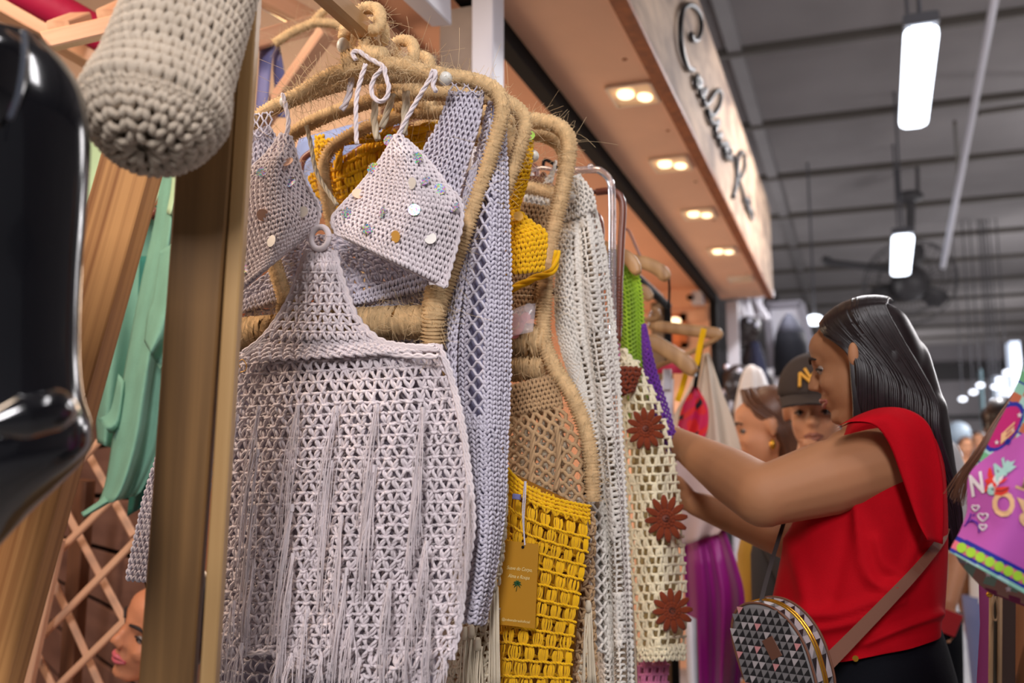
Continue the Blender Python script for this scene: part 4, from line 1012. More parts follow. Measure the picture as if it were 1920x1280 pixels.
# clear and brown plastic hangers behind
def rail_hook(t, p, Y, r, m):
    p = np.array(p)
    tube('hook', [p, (BX + .6 * (p[0] - BX), Y, p[2] + .012), (BX + .004, Y, min(p[2] + .03, BZ - .05)), (BX + .024, Y, BZ - .02), (BX + .024, Y, BZ + .016), (BX, Y, BZ + .030), (BX - .024, Y, BZ + .014), (BX - .025, Y, BZ - .012)], r, m, t, 8, 40)
def wire_hanger(name, pts, Y, r, m, lab, group=None):
    t = thing(name, lab, 'hanger', PY(*pts[0], Y), group); tube('frame', [PY(a, b, Y) for a, b in pts], r, m, t, 12, 60)
    if name == 'plastic_hanger' and 1.6 < Y < 2: rail_hook(t, PY(*pts[0], Y), Y, r * .6, m)
    return t
h = wire_hanger('plastic_hanger', [(1050, 322), (1110, 318), (1128, 322), (1144, 340), (1148, 380), (1148, 480), (1148, 600), (1148, 700)], 1.83, .0072, M_clear, 'clear plastic hanger behind the white jacket')
ball('hook_ball', PY(1107, 312, 1.83), .006, M_clear, h)
for k in range(26): coin('grip', PY(1148, 470 + 5 * k, 1.83) , (0, 0, 1), .0088, .003, M_clear, h, 10)
h = wire_hanger('plastic_hanger', [(1118, 360), (1146, 358), (1162, 368), (1168, 392), (1165, 450), (1161, 540), (1158, 640)], 1.90, .0075, M_hangb, 'brown plastic hanger just beyond the clear one')
for k in range(16): coin('grip', PY(1160, 520 + 6 * k, 1.90), (0, 0, 1), .0092, .003, M_hangb, h, 10)
h = wire_hanger('plastic_hanger', [(1112, 400), (1122, 412), (1126, 440), (1120, 470), (1110, 490)], 1.95, .009, M_hangb, 'brown looped plastic hanger end beside the white jacket')
h = wire_hanger('plastic_hanger', [(975, 336), (1010, 338), (1032, 350), (1042, 372)], 1.70, .0075, M_hangb, 'brown plastic hanger inside the curved jute hanger')
tube('notch', [PY(1012, 338, 1.7), PY(1018, 326, 1.7), PY(1022, 330, 1.7)], .004, M_hangb, h, 8, 10)
h = wire_hanger('plastic_hanger', [(650, 300), (700, 268), (745, 246), (810, 242), (838, 252)], 1.49, .0095, M_hangb, 'brown plastic hanger glimpsed between the jute hangers')
h = wire_hanger('plastic_hanger', [(562, 330), (568, 300), (586, 284), (610, 268)], 1.5, .006, M_hangb, 'thin brown plastic hanger at the yellow neck strap')
wire_hanger('wire_hanger', [(1050, 320), (1036, 306), (1022, 300), (1018, 310)], 1.86, .0035, M_black, 'dark hanger hook above the curved jute hanger')
# blue garment among the hangers
bl = Patch([(560, 260), (548, 330), (600, 400)], [(760, 205), (750, 300), (700, 380)], 1.53, .01, [(2, .01, 0, .5)])
tag(sheet('denim_garment', bl, 16, 16, mat('pale_denim', (136, 150, 190), .8, var=.15, vscale=20), None), 'pale blue garment glimpsed between the jute hangers', 'garment')

# ------------------------------------------------------------------ garments farther along the rail
def wood_hanger(pts, Y, wd, lab, thk=.014, tip=True):
    t = thing('wooden_hanger', lab, 'hanger', PY(*pts[0], Y), 'wooden hangers along the rail'); p = smooth_path([PY(a, b, Y) for a, b in pts], 16)
    T = np.gradient(p, axis=0); T /= np.linalg.norm(T, axis=1, keepdims=True); n = np.cross(T, [0, 1, 0]); n /= np.linalg.norm(n, axis=1, keepdims=True)
    rings = []
    for i in range(16):
        s_ = 1 if 1 < i < 14 else (.82 if i in (1, 14) else .55); w_ = wd / 2 * s_
        rings.append([p[i] + n[i] * w_ * math.cos(a) + np.array([0, 1, 0]) * thk / 2 * math.copysign(abs(math.sin(a)) ** .6, math.sin(a)) for a in np.linspace(0, 2 * np.pi, 12, endpoint=False)])
    loft('bar', rings, M_hangw, t)
    if Y < 2.6 and pts[0][0] < 1200: rail_hook(t, p[0], Y, .003, M_steel)
    return t
h = wood_hanger([(1104, 452), (1150, 470), (1180, 486), (1197, 514)], 2.05, .028, 'wooden hanger carrying the lime net garment')
h = wood_hanger([(1160, 486), (1205, 492), (1236, 506), (1252, 524)], 2.42, .034, 'wooden hanger beyond the lime net garment, under a steel hook')
tube('hook', [PY(1206, 492, 2.42), PY(1192, 462, 2.42), PY(1178, 432, 2.42), PY(1170, 432, 2.42), PY(1166, 446, 2.42)], .0035, M_hangb, h)
wire_hanger('wire_hanger', [(1254, 520), (1255, 545), (1252, 580), (1236, 560)], 2.5, .003, M_black, 'thin black wire loop at the end of the wooden hanger')
h = wood_hanger([(1196, 540), (1210, 546), (1219, 562)], 2.75, .03, 'small wooden hanger end in front of the black rail')
h = wood_hanger([(1206, 600), (1230, 598), (1234, 586), (1224, 578)], 2.7, .016, 'carved wooden hanger knob near the black rail')
rp_ = [(1190, 515), (1215, 540), (1250, 570), (1253, 600), (1251, 660)]
# black rail of a second rack
a = PX(1192, 518, -.62); b = PX(1250, 572, -.62)
br = thing('black_rack', 'black metal clothes rail with a bent end before the peach wall', 'rack', (b[0], b[1], 0))
tube('rail', [a + (a - b) * .3, a, b + (a - b) * .04, b, b + [0, .01, -.04], b + [0, .012, -.4], b + [0, .012, -1.0], [b[0], b[1] + .012, .0]], .014, M_black, br, 10, 90)
tube('rail', [a + (a - b) * .3 + [-.3, 0, 0], b + [-.3, 0, 0], [b[0] - .3, b[1], 0]], .014, M_black, br, 10, 60, smooth=False)
# lime net
lm = thing('net_garment', 'lime green net garment hanging between white and purple ones', 'garment', PY(1190, 800, 2.08))
gp = Patch([(1128, 478), (1150, 540), (1156, 640), (1168, 720), (1196, 830)], [(1196, 500), (1206, 560), (1210, 680), (1216, 760), (1222, 830)], 2.08, .03, [(1.6, .02, .8, 0)])
tb = Tubes(); st_net(tb, gp, 84, 11, .0019, .6); o = tb.build('net', M_green, lm, 5, False); sheet('under_layer', gp, 14, 40, M_greensheet, o, -.014)
# purple net
pu = thing('net_garment', 'deep purple net garment with a small cream hem beside the shopper\'s arm', 'garment', PY(1240, 840, 2.2))
pp2 = Patch([(1206, 610), (1208, 680), (1222, 760), (1252, 846)], [(1208, 608), (1228, 690), (1254, 770), (1272, 838)], 2.05, .015)
tb = Tubes(); st_net(tb, pp2, 44, 7, .0024, .6); o = tb.build('net', M_purple, pu, 5, False); sheet('under_layer', pp2, 8, 30, mat('purple_backing', (150, 122, 168), .9), o, -.012, uv=(.15, .85, .2, .97))
knit_part('hem', [(1256, 846), (1260, 866)], [(1272, 838), (1278, 860)], 2.04, M_wht, M_whtsheet, pu, 8, 8, .003, .002)
# small pink and blue garment edge
pb_ = Patch([(1148, 565), (1150, 620), (1152, 690)], [(1164, 558), (1163, 620), (1158, 700)], 1.94, .01); tb = Tubes(); st_knit(tb, pb_, cell_rows(pb_, 9, 8), .002)
pbt = thing('pink_garment', 'narrow pink garment edge with a pale blue neckline', 'garment', PY(1156, 690, 1.94)); o = tb.build('body', M_pinky, pbt, 5, False); sheet('backing', pb_, 4, 12, M_pinky, o, -.004)
tube('neckline', [PY(1146, 572, 1.935), PY(1156, 557, 1.935), PY(1164, 562, 1.935)], .006, mat('sky_blue', (110, 170, 206), .8), pbt)
# ivory cardigan sleeve with rust flowers
iv = thing('flower_cardigan', 'ivory crochet cardigan with large rust-coloured flowers', 'cardigan', PY(1230, 1240, 1.98))
Yi = 1.98
ip = Patch([(1164, 668), (1168, 740), (1172, 860), (1178, 1000), (1184, 1120), (1190, 1232)], [(1196, 680), (1236, 760), (1264, 860), (1280, 1000), (1286, 1120), (1284, 1226)], Yi, .05, [(1, .01, 0, .3)])
tb = Tubes(); C = cell_rows(ip, 17, 15, True); k = rng.random(len(C)) < .72
st_post(tb, ip, C[k], .0030, .07, 3); st_post(tb, ip, C[~k], .0026, .06, 1)
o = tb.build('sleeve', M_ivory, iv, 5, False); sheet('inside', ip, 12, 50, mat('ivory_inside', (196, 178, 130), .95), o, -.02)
tb = Tubes(); ph_ = Patch([(1188, 1214), (1190, 1240)], [(1284, 1208), (1282, 1236)], Yi - .01, .05); st_knit(tb, ph_, cell_rows(ph_, 9, 9), .003); tb.build('cuff', M_ivory, iv, 5, False)
knit_part('shoulder', [(1160, 656), (1162, 690)], [(1172, 654), (1200, 700)], Yi - .01, M_ivory, M_ivory, iv, 10, 10, .003, .01)
def flower(a, b, R, Y, half=False):
    c = PY(a, b, Y); u_ = mpp(c); tb = Tubes()
    for k in range(12):
        an = 2 * math.pi * k / 12 + .1
        if half and math.cos(an) < -.2: continue
        d = np.array([math.cos(an) * .92, -.12, math.sin(an)]); rr = R * u_; t = np.linspace(.3, 1, 6)
        for off in (-.5, 0, .5):
            q = np.array([-d[2], 0, d[0]]) * off
            tb.add(c + d * rr * t[:, None] + q * rr * .15 * np.sin(np.pi * (t - .3) / .75)[:, None] + np.array([0, -1, 0]) * (.004 * np.sin(np.pi * t))[:, None], .0030 * np.sin(np.pi * np.clip((t - .2) / .9, 0.15, .93)) + .0010)
    for rr in (.34, .22, .1):
        n = 40; th = np.linspace(0, 2 * np.pi, n); tb.add(np.stack([c[0] + rr * R * u_ * np.cos(th), c[1] - .006 + .0012 * np.cos(th * 13), c[2] + rr * R * u_ * np.sin(th)], 1), .0042 + .0008 * np.sin(th * 13))
    tb.build('flower', M_rust_y, iv, 6)
flower(1212, 804, 40, Yi - .06); flower(1250, 972, 44, Yi - .062); flower(1262, 1144, 41, Yi - .062)
fp = Patch([(1166, 688), (1168, 742)], [(1202, 690), (1184, 732)], Yi - .045, .012); tb = Tubes(); st_knit(tb, fp, cell_rows(fp, 8, 8), .0034, 1.4); o = tb.build('flower', M_rust_y, iv, 5); sheet('backing', fp, 5, 5, M_rust_y, o, -.001)
# pink crochet below the ivory cuff
pk2 = thing('pink_garment', 'dusty pink crochet garment showing below the ivory cuff', 'garment', PY(1220, 1290, 2.02)); q = Patch([(1188, 1234), (1194, 1310)], [(1254, 1230), (1250, 1310)], 2.02, .02); tb = Tubes(); st_post(tb, q, cell_rows(q, 15, 13, True), .003, .06, 2); o = tb.build('body', M_pinky, pk2, 5, False); sheet('inside', q, 6, 8, mat('pink_backing', (150, 84, 112), .9), o, -.015)

# ------------------------------------------------------------------ crochet bag hanging over the trestle
bag = thing('crochet_bag', 'ecru crochet bag hanging bottom down over the trestle legs', 'bag', PD(300, 0, 1.0))
def bag_mesh():
    # stations down the axis: centre px, half width px, tilt of the cross-section
    st = [((392, -190), 118), ((362, -60), 117), ((345, 40), 120), ((325, 110), 124), ((300, 170), 122), ((282, 215), 112)]
    ax = PD(424, -190, 1.14); bx = PD(280, 240, .955)
    axis = (bx - ax); Lb = np.linalg.norm(axis); axis /= Lb
    e1 = RGT - axis * (RGT @ axis); e1 /= np.linalg.norm(e1); e2 = np.cross(axis, e1)
    R = .0585
    def S(th, s_):   # s_ 0..1 along side, 1..2 over the base
        th = np.asarray(th, float); s_ = np.asarray(s_, float)
        a = np.clip(s_, 0, 1); b = np.clip(s_ - 1, 0, 1)
        rad = R * (1 - .05 * np.sin(3 * a)) * (1 + .04 * np.sin(3 * th + 1) * a) * np.cos(b * np.pi / 2) ** .62
        h = a * (Lb - .012) + .034 * np.sin(b * np.pi / 2) ** 1.5
        # soft folds and a rolled lower rim
        rad = rad * (1 + .05 * np.exp(-((s_ - .97) / .05) ** 2) - .035 * np.exp(-((s_ - 1.22) / .07) ** 2))
        return ax + axis * h[..., None] + (np.cos(th)[..., None] * e1 + np.sin(th)[..., None] * e2 * .95) * rad[..., None]
    return S, Lb, R
S, Lb, Rb = bag_mesh()
def Sn(th, s_, c):
    e = 1e-3; P = S(th, s_); a = S(th + e, s_) - P; b = S(th, s_ + e) - P; N = np.cross(a, b); N /= np.linalg.norm(N, axis=-1, keepdims=True) + 1e-12
    cen = (S(np.zeros(1), np.zeros(1)) + S(np.full(1, np.pi), np.zeros(1)))[0] / 2
    return P + N * np.asarray(c)[..., None] * BS
BS = 1.0
p_ = S(np.array([.3]), np.array([.5]))[0]; c_ = (S(np.array([.3]), np.array([.5]))[0] + S(np.array([.3 + np.pi]), np.array([.5]))[0]) / 2
if np.dot(Sn(np.array([.3]), np.array([.5]), np.array([.01]))[0] - p_, p_ - c_) < 0: BS = -1.0
tb = Tubes(); rows = 44
def bag_row(s0, s1, n, r, plump, sh):
    for i in range(n):
        pass
    th0 = (np.arange(n) + sh) * 2 * np.pi / n; w = 2 * np.pi / n; t = np.linspace(0, 1, 5)
    for sg in (-1, 1):
        j = rng.normal(0, .05, n)[:, None] * w
        th = th0[:, None] + j + sg * w * (.05 + .40 * t)[None]; ss = s0 + (s1 - s0) * (1.0 - t)[None] * np.ones((n, 1))
        P = Sn(th, ss, np.broadcast_to(r * (.2 + plump * np.sin(np.pi * t)), th.shape)); tb.add(P, r, (0, -1, .1))
e = np.linspace(0, .88, 21)
for i in range(20): bag_row(e[i], e[i + 1], 33, .0038, 1.5, .5 * (i % 2))
e = np.linspace(.88, 1.0, 4)
for i in range(3): bag_row(e[i], e[i + 1], 36, .0040, 1.8, .5 * (i % 2))
for i, (s0, s1, n) in enumerate(((1.0, 1.14, 44), (1.14, 1.28, 40), (1.28, 1.42, 34), (1.42, 1.56, 28), (1.56, 1.7, 22), (1.7, 1.84, 14), (1.84, 1.97, 8))): bag_row(s0, s1, int(n * .8), .0040, 1.9, .5 * (i % 2))
tb.build('body', M_bag, bag, 6, False)
th, ss = np.meshgrid(np.linspace(0, 2 * np.pi, 49)[:-1], np.r_[np.linspace(0, 1, 24), np.linspace(1.05, 1.99, 16)])
loft('lining', Sn(th, ss, np.full_like(th, -.0015)), M_bagsheet, bag, False)

# ------------------------------------------------------------------ glossy black mannequin at the left edge
M_gloss = mat('black_gloss', (14, 14, 18), .16, coat=.8, var=.2, vscale=6)
man = thing('mannequin', 'glossy black torso mannequin at the left edge before the legs', 'mannequin', PD(-40, 1000, .82))
def mrings(st, d, k=40):
    out = []
    for x0, x1, y, sl, fl in st:
        c = PD((x0 + x1) / 2, y, d); h = (x1 - x0) / 2 / 1867 * d; ring = []
        for a in np.linspace(0, 2 * np.pi, k, endpoint=False):
            ca, sa = math.cos(a), math.sin(a); ring.append(c + RGT * ca * h + UPV * (-sl * ca * h) + FWD * (sa * h * fl + .006 * math.cos(2 * a)))
        out.append(ring)
    return out
ms = [(-180, 20, 46, 0, .35), (-205, 62, 58, 0, .5), (-225, 88, 82, 0, .6), (-245, 118, 118, 0, .62), (-255, 143, 165, 0, .62), (-258, 157, 220, 0, .62), (-255, 159, 290, 0, .6), (-250, 152, 400, 0, .58), (-240, 143, 520, 0, .56), (-236, 139, 640, 0, .56), (-238, 141, 700, 0, .57), (-250, 147, 760, -.05, .6), (-262, 159, 810, -.1, .64), (-266, 162, 855, -.16, .66), (-262, 158, 900, -.26, .66), (-240, 138, 950, -.4, .6), (-200, 95, 1000, -.55, .5), (-150, 40, 1040, -.7, .35), (-90, -30, 1075, -.8, .15)]
mrs = mrings([(a, b, (y), s_, f_) for a, b, y, s_, f_ in ms], .84)
# smooth interpolation between stations
R_ = np.array(mrs); fl_ = R_.reshape(len(ms), -1); R2 = smooth_path(fl_, 90).reshape(90, 40, 3)
loft('torso', R2, M_gloss, man)
# rolled fold above the hip, shoulder cap and seam
tube('hip_fold', [PD(-40, 800, .67), PD(40, 782, .69), PD(100, 768, .71), PD(142, 776, .76)], [.004, .016, .016, .004], M_gloss, man, 14, 24)
cs = [(-150, 20, 40, .2, .4), (-160, 38, 56, .2, .5), (-165, 46, 80, .15, .62), (-170, 44, 130, .1, .62), (-176, 34, 180, .1, .6), (-190, 16, 230, 0, .5), (-200, -10, 262, 0, .3)]
R3 = smooth_path(np.array(mrings(cs, .79)).reshape(len(cs), -1), 40).reshape(40, 40, 3); loft('shoulder_cap', R3, M_gloss, man)
tube('seam', [PD(44, 58, .735), PD(46, 78, .735), PD(44, 120, .735), PD(34, 180, .735), (PD(18, 225, .735))], .0022, mat('seam_grey', (70, 74, 84), .3), man, 8, 20)
tube('stand_pole', [PD(-60, 1040, .84), PD(-60, 1500, .84)], .012, M_steel, man)

# ------------------------------------------------------------------ teal garments between the legs
tl = thing('teal_garment', 'teal gauze garment with loose folds between the trestle legs', 'garment', PY(250, 950, 1.75))
def fold_patch(L, R, Y, fold, bulge=.02): return Patch(L, R, Y, bulge, fold)
sheet('front_panel', fold_patch([(306, 270), (292, 400), (262, 540), (232, 700), (214, 800), (198, 900), (182, 948)], [(352, 270), (348, 420), (338, 560), (318, 700), (306, 820), (270, 910), (252, 930)], 1.72, [(1.2, .03, .4, .2), (2.7, .012, 1.5, .3)]), 24, 50, M_teal, tl)
sheet('side_fold', fold_patch([(300, 470), (286, 560), (276, 590), (270, 640)], [(352, 440), (352, 560), (340, 640), (300, 692)], 1.66, [(1.3, .02, 1., .1)]), 16, 24, M_teal, tl)
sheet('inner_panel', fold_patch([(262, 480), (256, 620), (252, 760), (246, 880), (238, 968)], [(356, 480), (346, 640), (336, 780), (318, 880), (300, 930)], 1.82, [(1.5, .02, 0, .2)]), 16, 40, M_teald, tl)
sheet('back_panel', fold_patch([(120, 385), (136, 500), (160, 620), (176, 760), (182, 830)], [(330, 385), (320, 500), (300, 640), (270, 760), (240, 850)], 1.90, [(1.4, .03, .8, .3)]), 24, 40, M_teal, tl)
sheet('loose_corner', fold_patch([(222, 700), (206, 770), (182, 785)], [(238, 720), (226, 800), (206, 812)], 1.74, [(1, .01, 0, 0)]), 8, 10, M_teal, tl)
sheet('loose_tail', fold_patch([(196, 930), (170, 950), (152, 962)], [(210, 940), (190, 952), (158, 970)], 1.71, [(1, .01, 0, 0)]), 8, 10, M_teal, tl)
mg = thing('mint_garment', 'mint garment coloured overexposed pale above the teal folds, under the crochet bag', 'garment', PY(170, 380, 1.8))
sheet('panel', fold_patch([(132, 250), (138, 330), (128, 392)], [(330, 240), (310, 330), (290, 380)], 1.80, [(1.5, .02, .3, .1)]), 20, 16, M_mint, mg)
sheet('panel', fold_patch([(318, 280), (322, 340), (312, 400)], [(352, 280), (350, 330), (326, 404)], 1.69, [(1, .01, .3, .1)]), 8, 10, M_mint, mg)
tag(wound('teal_hanger', smooth_path([PY(284, 404, 1.78), PY(292, 398, 1.78), PY(296, 390, 1.78)], 12), .01, M_hangb, None), 'brown hanger end between the teal folds', 'hanger')

# ------------------------------------------------------------------ things on the timbers: twig hanger with blue ribbon
tw = thing('jute_hanger', 'old dark jute hanger far behind with the blue ribbon strap on it', 'hanger', PD(590, 44, 2.1), 'hangers wound with jute twine')
wound('arm', smooth_path([PD(514, 82, 2.1), PD(545, 62, 2.1), PD(576, 48, 2.1), PD(592, 42, 2.1)], 60), .010, M_jute, tw, .006, 10, 120, M_fibre)
wound('arm', smooth_path([PD(592, 42, 2.1), PD(622, 44, 2.1), PD(664, 56, 2.1), PD(700, 66, 2.1)], 60), .010, M_jute, tw, .006, 10, 120, M_fibre)
wound('hook', smooth_path([PD(588, 42, 2.1), PD(600, 28, 2.1), PD(616, 14, 2.1), PD(630, -6, 2.1), PD(636, -40, 2.1)], 60), .009, M_jute, tw, .006, 10, 80, M_fibre)
rb = thing('blue_strap', 'blue ribbon strap looped over the dark jute hanger behind the pale post', 'strap', PD(505, 190, 2.0))
sheet('ribbon', Patch([(487, 86), (484, 140), (476, 230)], [(516, 74), (508, 130), (500, 230)], 1.92, .004), 4, 14, M_blue, rb)
sheet('ribbon', Patch([(514, 80), (512, 130), (520, 220)], [(524, 82), (534, 140), (540, 220)], 1.96, .004), 4, 14, M_blue, rb)

# ------------------------------------------------------------------ people
M_skin = mat('skin', (172, 120, 84), .62, var=.04, vscale=8, sss=.06, spec=.3); M_skinw = mat('warm_skin', (214, 150, 110), .5, sss=.06)
M_skind = mat('brown_skin', (150, 98, 62), .45, var=.05, vscale=10, sss=.04)
M_lip = mat('lips', (158, 90, 78), .4); M_lipp = mat('pink_lips', (206, 96, 104), .3); M_brow = mat('brow_hair', (40, 28, 26), .7); M_iris = mat('iris', (38, 24, 18), .2); M_eye = mat('eye_white', (150, 132, 120), .3)
M_hair = mat('dark_hair', (30, 21, 22), .36, var=.25, vscale=60, spec=.5); M_hairb = mat('brown_hair', (108, 70, 50), .45, var=.10, vscale=90)
M_red = mat('red_cotton', (178, 2, 20), .85, var=.04, vscale=30, bump=.25, bscale=500, spec=.15); M_jean = mat('black_denim', (15, 16, 22), .9, bump=.4, bscale=700, spec=.15)
M_blk = mat('black_cotton', (40, 36, 38), .85); M_strap = mat('brown_strap', (112, 72, 54), .65, spec=.25); M_gold2 = mat('gold', (226, 168, 60), .25, .9)
def head_matrix(f, T=None):
    f = Vector(f).normalized(); l = Vector((0, 0, 1)).cross(f).normalized(); u = f.cross(l)
    return Matrix(((f[0], l[0], u[0], 0), (f[1], l[1], u[1], 0), (f[2], l[2], u[2], 0), (0, 0, 0, 1)))
def set_loc(M, p): M = M.copy(); M.translation = Vector(p); return M
def hl(M, p, s=1.0): return np.array(M @ Vector(np.array(p) * s))

# the shopper in red
wo = thing('person', 'woman with long dark hair in a sleeveless red blouse reaching into the clothes', 'person', (PY(1640, 1200, 1.95)[0], 1.95, 0))
hs = .91
MH = head_matrix((-math.cos(math.radians(15)), math.sin(math.radians(15)), -.23))
ear = PY(1606, 669, 1.880); MH = set_loc(MH, ear - np.array(MH.to_3x3() @ Vector((-.012, .079, -.004))) * hs)
shL, elL, wrL = PY(1668, 862, 1.845), PY(1432, 930, 1.77), PY(1262, 822, 2.10)
shR, elR, wrR = PY(1640, 850, 2.11), PY(1502, 1016, 2.08), PY(1306, 944, 2.06)
fwd_ = np.array(MH.to_3x3().col[0])
nk = hl(MH, (-.045, 0, -.17), hs)
pr = head_prims(MH, hs)
pr += [capsule(hl(MH, (-.02, 0, -.08), hs), .047, PY(1652, 820, 1.95), .058), capsule(PY(1652, 815, 1.95), .06, PY(1640, 900, 1.95), .10), capsule(PY(1668, 838, 1.90), .055, shL, .058), capsule(PY(1650, 830, 2.02), .06, shR, .058),
       capsule(shL, .060, (shL + elL) / 2, .064), capsule((shL + elL) / 2, .065, elL, .052), capsule(elL, .054, elL * .7 + wrL * .3 , .051), capsule(elL * .7 + wrL * .3, .051, wrL, .027),
       capsule(shR, .060, elR, .046), capsule(elR, .046, elR * .7 + wrR * .3, .042), capsule(elR * .7 + wrR * .3, .042, wrR, .026),
       closed_ell(PY(1620, 930, 1.95), (.105, .14, .13)), closed_ell(PY(1615, 1080, 1.95), (.095, .12, .14)), closed_ell(PY(1640, 1240, 1.95), (.08, .12, .10))]
hipz = float(PY(1640, 1250, 1.95)[2]); hx = float(PY(1640, 1250, 1.95)[0])
for sy in (-1, 1):
    kn = (hx - .03, 1.95 + sy * .085, .47); an = (hx + .03, 1.95 + sy * .085, .09)
    pr += [capsule((hx + .02, 1.95 + sy * .08, hipz), .072, kn, .05), capsule(kn, .055, an, .036), capsule((hx + .04, 1.95 + sy * .085, .045), .04, (hx - .12, 1.95 + sy * .095, .035), .033)]
pr += hand_prims(wrL, (PY(1222, 800, 2.14) - wrL), (0, .3, -1), 1.0, .7, True) + hand_prims(wrR, (PY(1272, 928, 2.06) - wrR), (0, -.6, -.6), 1.0, .9, False)
body = blob('body', pr, .0052, M_skin, wo, 5)
face_details(MH, hs, body, M_lip, M_brow, M_iris, M_eye)
# blouse: rings round the trunk, with its folds
FOLDS = [([(1604, 950), (1612, 1010), (1622, 1066), (1650, 1098), (1700, 1084), (1742, 1036)], .012, 9), ([(1466, 1140), (1560, 1150), (1640, 1124), (1700, 1092)], .010, 12), ([(1520, 1182), (1600, 1166), (1690, 1124)], .009, 9), ([(1724, 980), (1700, 1060), (1650, 1130)], .008, 10), ([(1480, 1010), (1500, 1080), (1520, 1160)], .007, 14), ([(1640, 1010), (1660, 1060), (1690, 1072)], .007, 8), ([(1760, 1150), (1690, 1176), (1620, 1206)], .010, 8), ([(1590, 960), (1580, 1040), (1560, 1120)], -.006, 14)]
FOLDS = [(smooth_path(np.array(p, float), 40), a_, w_) for p, a_, w_ in FOLDS]
def rings_px(rows, k=48, Yc=1.95, fold=.010, seed=0, nrow=40, folds=False):
    r_ = np.array(rows, float); g = smooth_path(r_, nrow); out = []
    for i, (y0, xf, xb, hw, sk_) in enumerate(g):
        a = PY(xf, y0 + sk_, Yc); b = PY(xb, y0 - sk_, Yc); c = (a + b) / 2; h = (b - a) / 2
        an = 2 * np.pi * np.arange(k) / k; ca, sa = np.cos(an), np.sin(an)
        fo = 1 + fold / .15 * (np.sin(5 * an + 5 * i / nrow + seed) * .5 + np.sin(9 * an - 8 * i / nrow) * .3) * (.25 + .75 * i / nrow)
        d = np.sign(ca)[:, None] * (np.abs(ca) ** .85)[:, None] * h + np.array([0, 1, 0]) * (np.sign(sa) * np.abs(sa) ** .85 * hw)[:, None]
        P = c + d * fo[:, None]
        if folds:
            v = P - CAM; dp = v @ FWD; x = 960 + 1867 * (v @ RGT) / dp; y = 640 - 1867 * (v @ UPV) / dp; nn = d / (np.linalg.norm(d, axis=1, keepdims=True) + 1e-9)
            for pth, am, wd in FOLDS:
                dist = np.sqrt(((np.stack([x, y], 1)[:, None] - pth[None]) ** 2).sum(2)).min(1); P = P + nn * (am * np.exp(-(dist / wd) ** 2) * (sa < 0.2))[:, None]
        out.append(P)
    return out
rw = [(772, 1628, 1704, .075, 0), (782, 1600, 1728, .10, 0), (815, 1578, 1752, .128, 0), (870, 1542, 1768, .148, 0), (940, 1505, 1772, .156, 0), (1010, 1476, 1772, .158, 0), (1080, 1460, 1770, .160, 0), (1140, 1450, 1768, .163, 0), (1172, 1462, 1766, .163, 14), (1196, 1485, 1764, .166, 22), (1204, 1492, 1762, .168, 22), (1198, 1500, 1756, .160, 20)]
bl_ = loft('blouse', rings_px(rw, 160, folds=True, nrow=110), M_red, wo, False)
sl_ = Patch([(1556, 806), (1592, 792), (1636, 798), (1664, 836), (1688, 900), (1716, 974), (1736, 1010)], [(1592, 784), (1650, 764), (1704, 768), (1744, 800), (1766, 880), (1770, 960), (1768, 1020)], lambda u, v: 1.716 + .05 * np.asarray(u) ** 1.6 + .045 * np.asarray(v) ** 1.2 + .05 * np.maximum(0, .25 - np.asarray(v)) * 4 * np.asarray(u), 0, [(1, .008, .5, .6)])
sheet('cap_sleeve', sl_, 20, 40, M_red, bl_, 0, .004)
tube('sleeve_hem', [sl_.at(np.zeros(1), np.full(1, v), np.zeros(1))[0] for v in np.linspace(0, 1, 12)], .0032, M_red, bl_, 8, 40)
ribbon_pts = [PY(1604, 956, 1.788), PY(1611, 1000, 1.784), PY(1618, 1050, 1.784), PY(1628, 1092, 1.79)]
jr = [(1168, 1476, 1758, .150, 16), (1190, 1480, 1764, .155, 16), (1230, 1488, 1780, .165, 8), (1290, 1492, 1800, .175, 0), (1340, 1494, 1806, .178, 0)]
jn = loft('jeans', rings_px(jr, 40, 1.955, .003, 1, 16), M_jean, wo)
for sy in (-1, 1):
    c0 = PY(1648, 1330, 1.955); c0 = np.array([c0[0], 1.955 + sy * .088, c0[2]]); rings = []
    for q in np.linspace(0, 1, 10):
        c = c0 * (1 - q) + np.array([c0[0] + .02, 1.955 + sy * .088, .06]) * q; R0 = .125 * (1 - q) + .062 * q
        rings.append([c + np.array([R0 * math.cos(a), R0 * .72 * math.sin(a), 0]) for a in np.linspace(0, 2 * np.pi, 20, endpoint=False)])
    loft('trouser_leg', rings, M_jean, jn)
coin('rivet', PY(1604, 1234, 1.78), (0, -1, 0), .005, .003, M_gold2, jn, 10)
